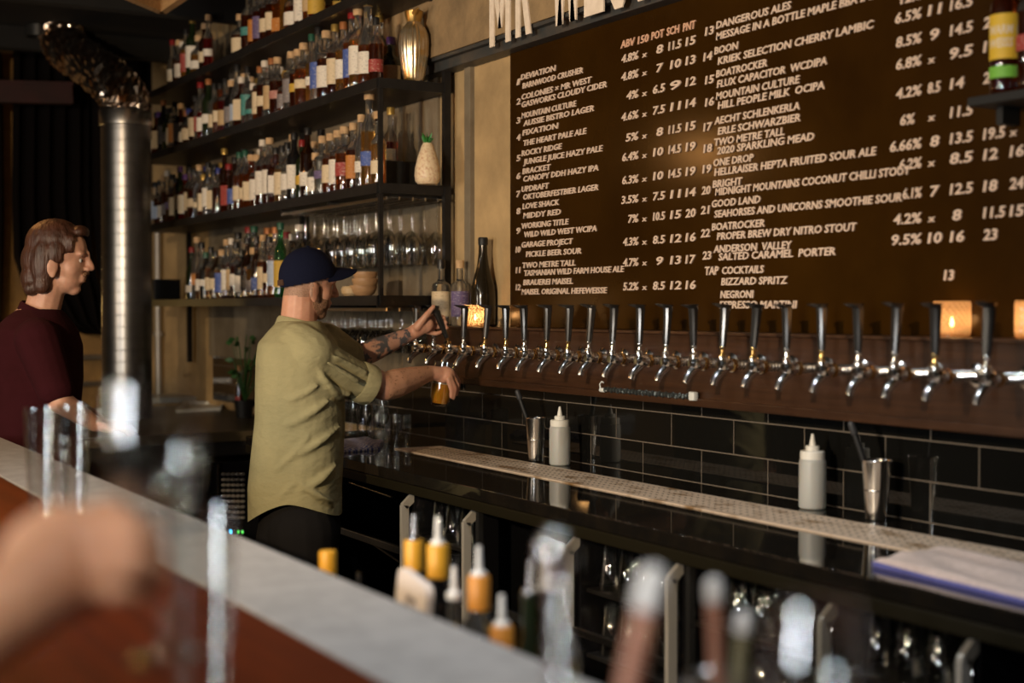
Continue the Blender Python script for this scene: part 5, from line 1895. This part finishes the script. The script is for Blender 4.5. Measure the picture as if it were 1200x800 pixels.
cap = blob('cap', b, .005, 1, m_cap, man, cut=capcut)
b = MB()
vs, fs = [], []
NX, NY = 12, 22
for side in (0, 1):
    for i in range(NX + 1):
        for j in range(NY + 1):
            v = -1 + 2 * j / NY
            reach = .088 * math.sqrt(max(0, 1 - abs(v) ** 2.6)) + .004
            yy = v * .078
            x0 = math.sqrt(max(0, 1 - (yy / .089) ** 2)) * .106
            xx = x0 - .006 + reach * i / NX
            zz = .036 + .08 * (x0 - .06) - .044 * v * v - .006 * (i / NX) ** 1.6 - side * .004
            vs.append(cc + RC @ Vector((xx, yy, zz)))
n1 = NY + 1
M_ = (NX + 1) * n1
for i in range(NX):
    for j in range(NY):
        a = i * n1 + j
        fs += [(a, a + 1, a + n1 + 1, a + n1), (M_ + a, M_ + a + n1, M_ + a + n1 + 1, M_ + a + 1)]
for j in range(NY):
    a = NX * n1 + j
    fs.append((a, a + 1, M_ + a + 1, M_ + a))
    fs.append((j, M_ + j, M_ + j + 1, j + 1))
for i in range(NX):
    for j in (0, NY):
        a = i * n1 + j
        fs.append((a, a + n1, M_ + a + n1, M_ + a))
b.add(vs, fs)
b.build('peak', m_cap, cap, angle=60)
b = MB(); b.ell(cc + Vector((0, 0, .112)), (.008, .008, .005), seg=12, rings=8); b.build('button', m_cap, cap)
b = MB(); q0 = cc + RC @ Vector((-.106, 0, -.02)); b.box(q0, (.008, .05, .022), R=RC, bev=.003); b.build('strap', mat('brown_strap', (0.06, 0.03, 0.02), 0.5), cap)

# shirt
b = MB()
RT = [(376, 351, 25, .085), (388, 350, 35, .135), (402, 349, 45, .185), (420, 351, 49, .21), (450, 352, 51, .205), (490, 352, 51.5, .195), (530, 349, 53, .190), (570, 346, 54, .190), (625, 346.5, 54, .190)]
rings = []
for py, pxc, hw, lat in RT:
    c = P(pxc, py, 5.2)
    w = hw / FPX * 5.2
    ring = []
    for k in range(28):
        a = 2 * PI * k / 28
        ca, sa = math.cos(a), math.sin(a)
        e = 0.82
        FH = Vector((FWD.x, FWD.y, 0)).normalized()
        ring.append(c + RIGHT * (w * math.copysign(abs(ca) ** e, ca)) + FH * (lat * math.copysign(abs(sa) ** e, sa)))
    rings.append(ring)
b.loft(rings)
cuff_r = P(429, 450, 5.225)
b.cap(sr + Vector((0, 0, .0)) - RIGHT * .01, .093, cuff_r - (er - sr).normalized() * .04, .070)
b.cap(sl - RIGHT * .01, .085, P(414, 417, 5.46) - RIGHT * .01, .060)
b.cap(P(350, 403, 5.10), .080, P(364, 415, 5.07), .088)
b.cap(P(352, 398, 5.33), .080, P(372, 408, 5.36), .085)
# soft folds
r2 = random.Random(4)
for (x0, y0, x1, y1, r) in ((318, 470, 372, 452, .010), (314, 505, 385, 470, .011), (308, 560, 362, 512, .010), (330, 540, 398, 500, .009), (312, 590, 350, 560, .008),
                            (352, 574, 394, 545, .009), (372, 430, 404, 468, .009), (305, 440, 330, 425, .009), (340, 555, 392, 588, .008), (306, 530, 340, 512, .009)):
    def surf(px, py):
        hw = np.interp(py, [q[0] for q in RT], [q[2] for q in RT])
        pc = np.interp(py, [q[0] for q in RT], [q[1] for q in RT])
        lt = np.interp(py, [q[0] for q in RT], [q[3] for q in RT])
        s = max(-.98, min(.98, (px - pc) / hw))
        return P(px, py, 5.2 - lt * (1 - abs(s) ** 2.4) ** .42 + .004)
    for k in range(6):
        ua, ub = k / 6, (k + 1) / 6
        pa = surf(x0 + (x1 - x0) * ua, y0 + (y1 - y0) * ua + 5 * math.sin(ua * PI))
        pb = surf(x0 + (x1 - x0) * ub, y0 + (y1 - y0) * ub + 5 * math.sin(ub * PI))
        b.cap(pa, 1.35 * r * (.4 + math.sin(ua * PI) * .7), pb, 1.35 * r * (.4 + math.sin(ub * PI) * .7), 8)
for (a_, c_, r) in (((385, 425, 5.0), (418, 446, 5.09), .012), ((372, 446, 5.02), (408, 462, 5.12), .010), ((395, 418, 5.04), (428, 436, 5.14), .010)):
    b.cap(P(*a_), r * .6, P(*c_), r, 8)
ax_r = (er - sr).normalized()


def shirtcut(p):
    q = p - base
    s = (p - P(347, 600, 5.2)).dot(RIGHT) / (54 / FPX * 5.2)
    zl = P(347, 583, 5.2).z
    lim = zl - (.082 if s < 0 else .060) * min(1.0, abs(s)) ** 1.6
    return p.z < lim


def hemsnap(p):
    s = (p - P(347, 600, 5.2)).dot(RIGHT) / (54 / FPX * 5.2)
    return Vector((p.x, p.y, P(347, 583, 5.2).z - (.082 if s < 0 else .060) * min(1.0, abs(s)) ** 1.6))


blob('shirt', b, .0062, 6, m_shirt, man, cut=shirtcut, snap=hemsnap)
# turned-up cuff of the near sleeve, collar
shirt = [o for o in man.children if o.name.startswith('shirt')][0]
Mq = Matrix.Translation(cuff_r - ax_r * .040) @ ax_r.to_track_quat('Z', 'Y').to_matrix().to_4x4()
b = MB()
b.lathe([(.0655, .0), (.073, -.003), (.0765, .004), (.0775, .048), (.0755, .056), (.069, .056), (.0665, .045), (.0655, .0)], Mq, 30)
b.build('cuff', m_shirt, shirt)
axl = (wl - el).normalized()
Mq = Matrix.Translation(P(412, 418.5, 5.46)) @ axl.to_track_quat('Z', 'Y').to_matrix().to_4x4()
b = MB(); b.lathe([(.054, -.02), (.062, -.02), (.064, .0), (.063, .022), (.056, .024), (.052, .02), (.054, -.02)], Mq, 28)
b.build('cuff', m_shirt, shirt)
b = MB()
N = 36
vs, fs = [], []
FH = Vector((FWD.x, FWD.y, 0)).normalized()
fr = (RIGHT * math.cos(.45) + FH * math.sin(.45))
lf = Vector((0, 0, 1)).cross(fr)
nk = P(351, 381, 5.205)
for k in range(N + 1):
    a = PI + (k / N - .5) * 2 * 2.85
    ca, sa = math.cos(a), math.sin(a)
    drop = .5 * (1 + ca)            # 1 at the front
    for r, z in ((.068, .028 - .040 * drop), (.073, .036 - .040 * drop), (.079, .030 - .042 * drop), (.097 + .012 * drop, -.016 - .056 * drop), (.091 + .010 * drop, -.019 - .054 * drop), (.070, -.02 - .03 * drop)):
        vs.append(nk + fr * (ca * r * 1.02) + lf * (sa * r) + Vector((0, 0, z)))
for k in range(N):
    for j in range(6):
        j2 = (j + 1) % 6
        fs.append((k * 6 + j, k * 6 + j2, (k + 1) * 6 + j2, (k + 1) * 6 + j))
fs += [tuple(range(6)), tuple(N * 6 + j for j in range(5, -1, -1))]
b.add(vs, fs)
b.build('collar', m_shirt, shirt, angle=50)
# trousers, shoes
b = MB()
FHx = Vector((FWD.x, FWD.y, 0)).normalized()
Rw = Matrix((RIGHT, FHx, Vector((0, 0, 1)))).transposed()
b.ell(P(351, 618, 5.2), (.152, .187, .21), R=Rw)
b.ell(P(328, 632, 5.2), (.085, .15, .12), R=Rw)
for q, dpt in ((354, 5.10), (346, 5.31)):
    b.chain([P(q, 625, dpt), P(q + 3, 735, dpt), P(q - 4, 846, dpt)], [.125, .088, .068])
blob('trousers', b, .009, 3, m_pants, man)
for q, dpt in ((350, 5.10), (342, 5.31)):
    f0 = P(q - 6, 850, dpt); f0.z = .045
    b = MB(); b.ell(f0 + RIGHT * .07 + FH * .02, (.14, .052, .045), R=Rw); b.ell(f0, (.055, .05, .06), R=Rw)
    blob('shoe', b, .008, 2, m_shoe, man)

# the glass he fills
ax = (gc1 - gc0).normalized()
Mg = Matrix.Translation(gc0) @ ax.to_track_quat('Z', 'Y').to_matrix().to_4x4()
gl_ = thing('beer_glass', 'glass of amber beer held tilted under the tap by the bartender', 'beer glass', tuple(gc0))
H = (gc1 - gc0).length
b = MB(); b.lathe([(0, .004), (.027, 0), (.034, .005), (.041, .035), (.0425, .075), (.0415, H), (.0395, H), (.0405, .075), (.039, .037), (.029, .010), (0, .010)], Mg, 30)
b.build('glass_wall', m_glass, gl_, angle=50)
b = MB(); b.lathe([(0, .0105), (.0285, .0105), (.0382, .037), (.0398, .070), (.0398, .086), (0, .086)], Mg, 28)
b.build('beer', mat('amber_beer', (0.62, 0.26, 0.02), 0.12, trans=0.25, sss=0.3), gl_)
b = MB(); b.lathe([(0, .0865), (.0396, .0865), (.0396, .099), (0, .101)], Mg, 28)
b.build('foam', mat('beer_foam', (0.72, 0.58, 0.38), 0.7), gl_)

# ---- man in maroon
D2 = 5.53
base2 = P(48, 400, D2); base2.z = 0
man2 = thing('person', 'long-haired man in a maroon polo shirt looking right behind the bar', 'person', tuple(base2))
R2 = frame(math.radians(6), math.radians(4))
k2 = 1.10
h2 = P(68, 303, D2)
b = MB()
W2 = head_shapes(b, h2, R2, k2)
b.cap(P(50, 362, D2), .068, h2 + R2 @ Vector((-.02, 0, -.06)), .066)
b.chain([P(44, 385, D2), P(44, 460, D2), P(42, 560, D2), P(42, 640, D2)], [.11, .13, .125, .13])
s2, e2, w2 = P(44, 398, D2 - .18), P(70, 470, D2 - .22), P(112, 497, D2 - .10)
b.chain([s2, e2, w2], [.055, .046, .030])
s3, e3, w3 = P(50, 395, D2 + .18), P(72, 468, D2 + .22), P(116, 494, D2 + .14)
b.chain([s3, e3, w3], [.055, .046, .030])
for w_ in (w2, w3):
    b.ell(w_ + RIGHT * .05 - Vector((0, 0, .014)), (.045, .036, .018), R=Rw)
    for j in range(4):
        q0 = w_ + RIGHT * .085 + FH * (.028 - j * .019) - Vector((0, 0, .012))
        b.cap(q0, .010, q0 + RIGHT * .035 - Vector((0, 0, .010)), .0095, 8)
        b.cap(q0 + RIGHT * .035 - Vector((0, 0, .010)), .0095, q0 + RIGHT * .052 - Vector((0, 0, .030)), .008, 8)
    b.cap(w_ + RIGHT * .03 - FH * .03, .013, w_ + RIGHT * .075 - FH * .05 - Vector((0, 0, .016)), .010, 8)
for q, dpt in ((46, D2 - .10), (38, D2 + .10)):
    b.chain([P(q, 640, dpt), P(q + 2, 735, dpt), P(q - 3, 832, dpt)], [.09, .055, .042])
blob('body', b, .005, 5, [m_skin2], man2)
eyes(man2, W2, R2, k2)
m_hair2 = mat('brown_hair', (0.060, 0.020, 0.009), 0.5, noise=(30, (0.028, 0.010, 0.005), 0.35, 0.65, (1, 1, .25)), bump=(60, 0.9, (1, 1, .15)))
b = MB()


def E2(f, l, u, r):
    b.ell(W2(f, l, u), [q * k2 for q in r], R=R2)


E2(-.012, 0, .048, (.106, .086, .094))
E2(-.055, 0, -.01, (.072, .084, .085))
E2(-.072, 0, -.075, (.052, .074, .062))
for s in (-1, 1):
    E2(-.034, s * .074, -.02, (.042, .024, .080))
    E2(.004, s * .074, .018, (.036, .022, .042))
    E2(-.034, s * .072, -.095, (.030, .022, .034))
    E2(.048, s * .062, .055, (.040, .018, .034))
    E2(-.072, s * .062, -.112, (.026, .022, .026))
E2(.072, 0, .098, (.030, .055, .026))


def haircut(p):
    q = R2.transposed() @ (p - h2) / k2
    return (q.x > .062 and q.z < .085 - (q.x - .062) * .0) or (q.x > .030 and q.z < .020) or (q.x > .006 and q.z < -.018)


blob('hair', b, .0055, 2, m_hair2, man2, cut=haircut)
b = MB()
b.cap(W2(.098, -.020, -.050), .008 * k2, W2(.104, 0, -.044), .009 * k2, 10); b.cap(W2(.098, .020, -.050), .008 * k2, W2(.104, 0, -.044), .009 * k2, 10)
blob('moustache', b, .004, 1, m_beard, man2)
m_maroon = mat('maroon_knit', (0.030, 0.005, 0.007), 0.95, spec=0.1, noise=(6, (0.024, 0.004, 0.005), 0.35, 0.65), bump=(10, 0.35, (1, 1, 1.5), .02))
b = MB()
RT2 = [(362, 47, 24, .08), (372, 44, 34, .13), (386, 43, 44, .185), (405, 44, 48, .21), (445, 45, 48, .20), (500, 42, 46, .19), (560, 40, 47, .19), (640, 40, 48, .19)]
rings = []
for py, pxc, hw, lat in RT2:
    c = P(pxc, py, D2)
    w = hw / FPX * D2
    rings.append([c + RIGHT * (w * math.copysign(abs(math.cos(2 * PI * k / 28)) ** .82, math.cos(2 * PI * k / 28))) + FH * (lat * math.copysign(abs(math.sin(2 * PI * k / 28)) ** .82, math.sin(2 * PI * k / 28))) for k in range(28)])
b.loft(rings)
b.cap(s2, .085, s2.lerp(e2, .80), .070)
b.cap(s3, .085, s3.lerp(e3, .80), .070)
sh2 = blob('polo_shirt', b, .008, 3, m_maroon, man2)
b = MB()
vs, fs = [], []
nk = P(50, 362, D2)
for k in range(N + 1):
    a = PI + (k / N - .5) * 2 * 2.75
    ca, sa = math.cos(a), math.sin(a)
    drop = .5 * (1 + ca)
    for r, z in ((.070, .026 - .06 * drop), (.076, .034 - .06 * drop), (.082, .028 - .062 * drop), (.100 + .012 * drop, -.014 - .08 * drop), (.094 + .01 * drop, -.017 - .08 * drop), (.072, -.02 - .05 * drop)):
        vs.append(nk + RIGHT * (ca * r * 1.02) + FH * (sa * r) + Vector((0, 0, z)))
for k in range(N):
    for j in range(6):
        j2 = (j + 1) % 6
        fs.append((k * 6 + j, k * 6 + j2, (k + 1) * 6 + j2, (k + 1) * 6 + j))
fs += [tuple(range(6)), tuple(N * 6 + j for j in range(5, -1, -1))]
b.add(vs, fs)
b.build('collar', m_maroon, sh2, angle=50)
b = MB()
b.ell(P(42, 640, D2), (.15, .19, .15), R=Rw)
for q, dpt in ((46, D2 - .10), (38, D2 + .10)):
    b.chain([P(q, 650, dpt), P(q + 2, 735, dpt), P(q - 3, 836, dpt)], [.12, .088, .068])
blob('trousers', b, .010, 2, m_pants, man2)
for q, dpt in ((43, D2 - .10), (35, D2 + .10)):
    f0 = P(q - 3, 840, dpt); f0.z = .045
    b = MB(); b.ell(f0 + RIGHT * .07, (.14, .052, .045), R=Rw); b.ell(f0, (.055, .05, .06), R=Rw)
    blob('shoe', b, .010, 2, m_shoe, man2)

# ---- customer's hand with a wine glass, near left
gd = 1.10
gtop, gst = P(172, 446, gd), P(198, 770, gd)
gx = thing('wine_glass', 'blurred clear wine glass held by the hand in the near left foreground', 'wine glass', tuple(gst))
ax = (gtop - gst).normalized()
Mg = Matrix.Translation(gst) @ ax.to_track_quat('Z', 'Y').to_matrix().to_4x4()
prf = wine_glass_profile((gtop - gst).length, .038, .112)
b = MB(); b.lathe(prf[:7] + [(0, prf[6][1])], Mg, 24); b.build('stem', m_glass, gx, angle=60)
b = MB(); b.lathe([(0, prf[6][1] - .0005)] + prf[6:], Mg, 28); b.build('bowl', m_glass, gx, angle=60)
m_skin3 = mat('light_skin', (0.64, 0.33, 0.19), 0.5, sss=0.15, noise=(14, (0.56, 0.27, 0.15), 0.42, 0.66))
hroot = P(-40, 720, 1.02)
hand = thing('person', 'out-of-focus forearm and hand of a guest holding the near wine glass', 'person', tuple(hroot))
b = MB()
el_, wr_ = P(-420, 1010, .86), P(8, 715, 1.03)
b.chain([el_, el_.lerp(wr_, .4), wr_], [.046, .048, .031])
b.cap(wr_, .034, P(70, 665, 1.08), .040)
b.ell(P(70, 662, 1.08), (.052, .030, .046), R=Matrix((RIGHT, FWD, UP)).transposed() @ Matrix.Rotation(-.55, 3, 'Y'))
for i, (a_, m_, t_) in enumerate((((105, 612, 1.08), (150, 612, 1.06), (178, 628, 1.075)), ((112, 636, 1.07), (160, 634, 1.045), (186, 650, 1.065)),
                                  ((112, 664, 1.065), (158, 664, 1.04), (186, 674, 1.06)), ((104, 690, 1.065), (144, 694, 1.05), (172, 698, 1.06)))):
    r = (.0102, .0105, .010, .009)[i]
    b.cap(P(*a_), r * 1.2, P(*m_), r, 10)
    b.cap(P(*m_), r, P(*t_), r * .85, 10)
b.cap(P(70, 630, 1.11), .016, P(122, 600, 1.13), .0115, 10)
b.cap(P(122, 600, 1.13), .0115, P(160, 612, 1.135), .009, 10)
blob('forearm', b, .0042, 2, m_skin3, hand)
b = MB()
d_ = (wr_ - el_).normalized()
b.cap(el_ + d_ * .10, .060, el_, .062); b.cap(el_, .062, el_ + Vector((.02, -.30, .16)), .07)
blob('sleeve', b, .007, 2, mat('dark_cuff_cloth', (0.03, 0.03, 0.04), 0.8), hand)
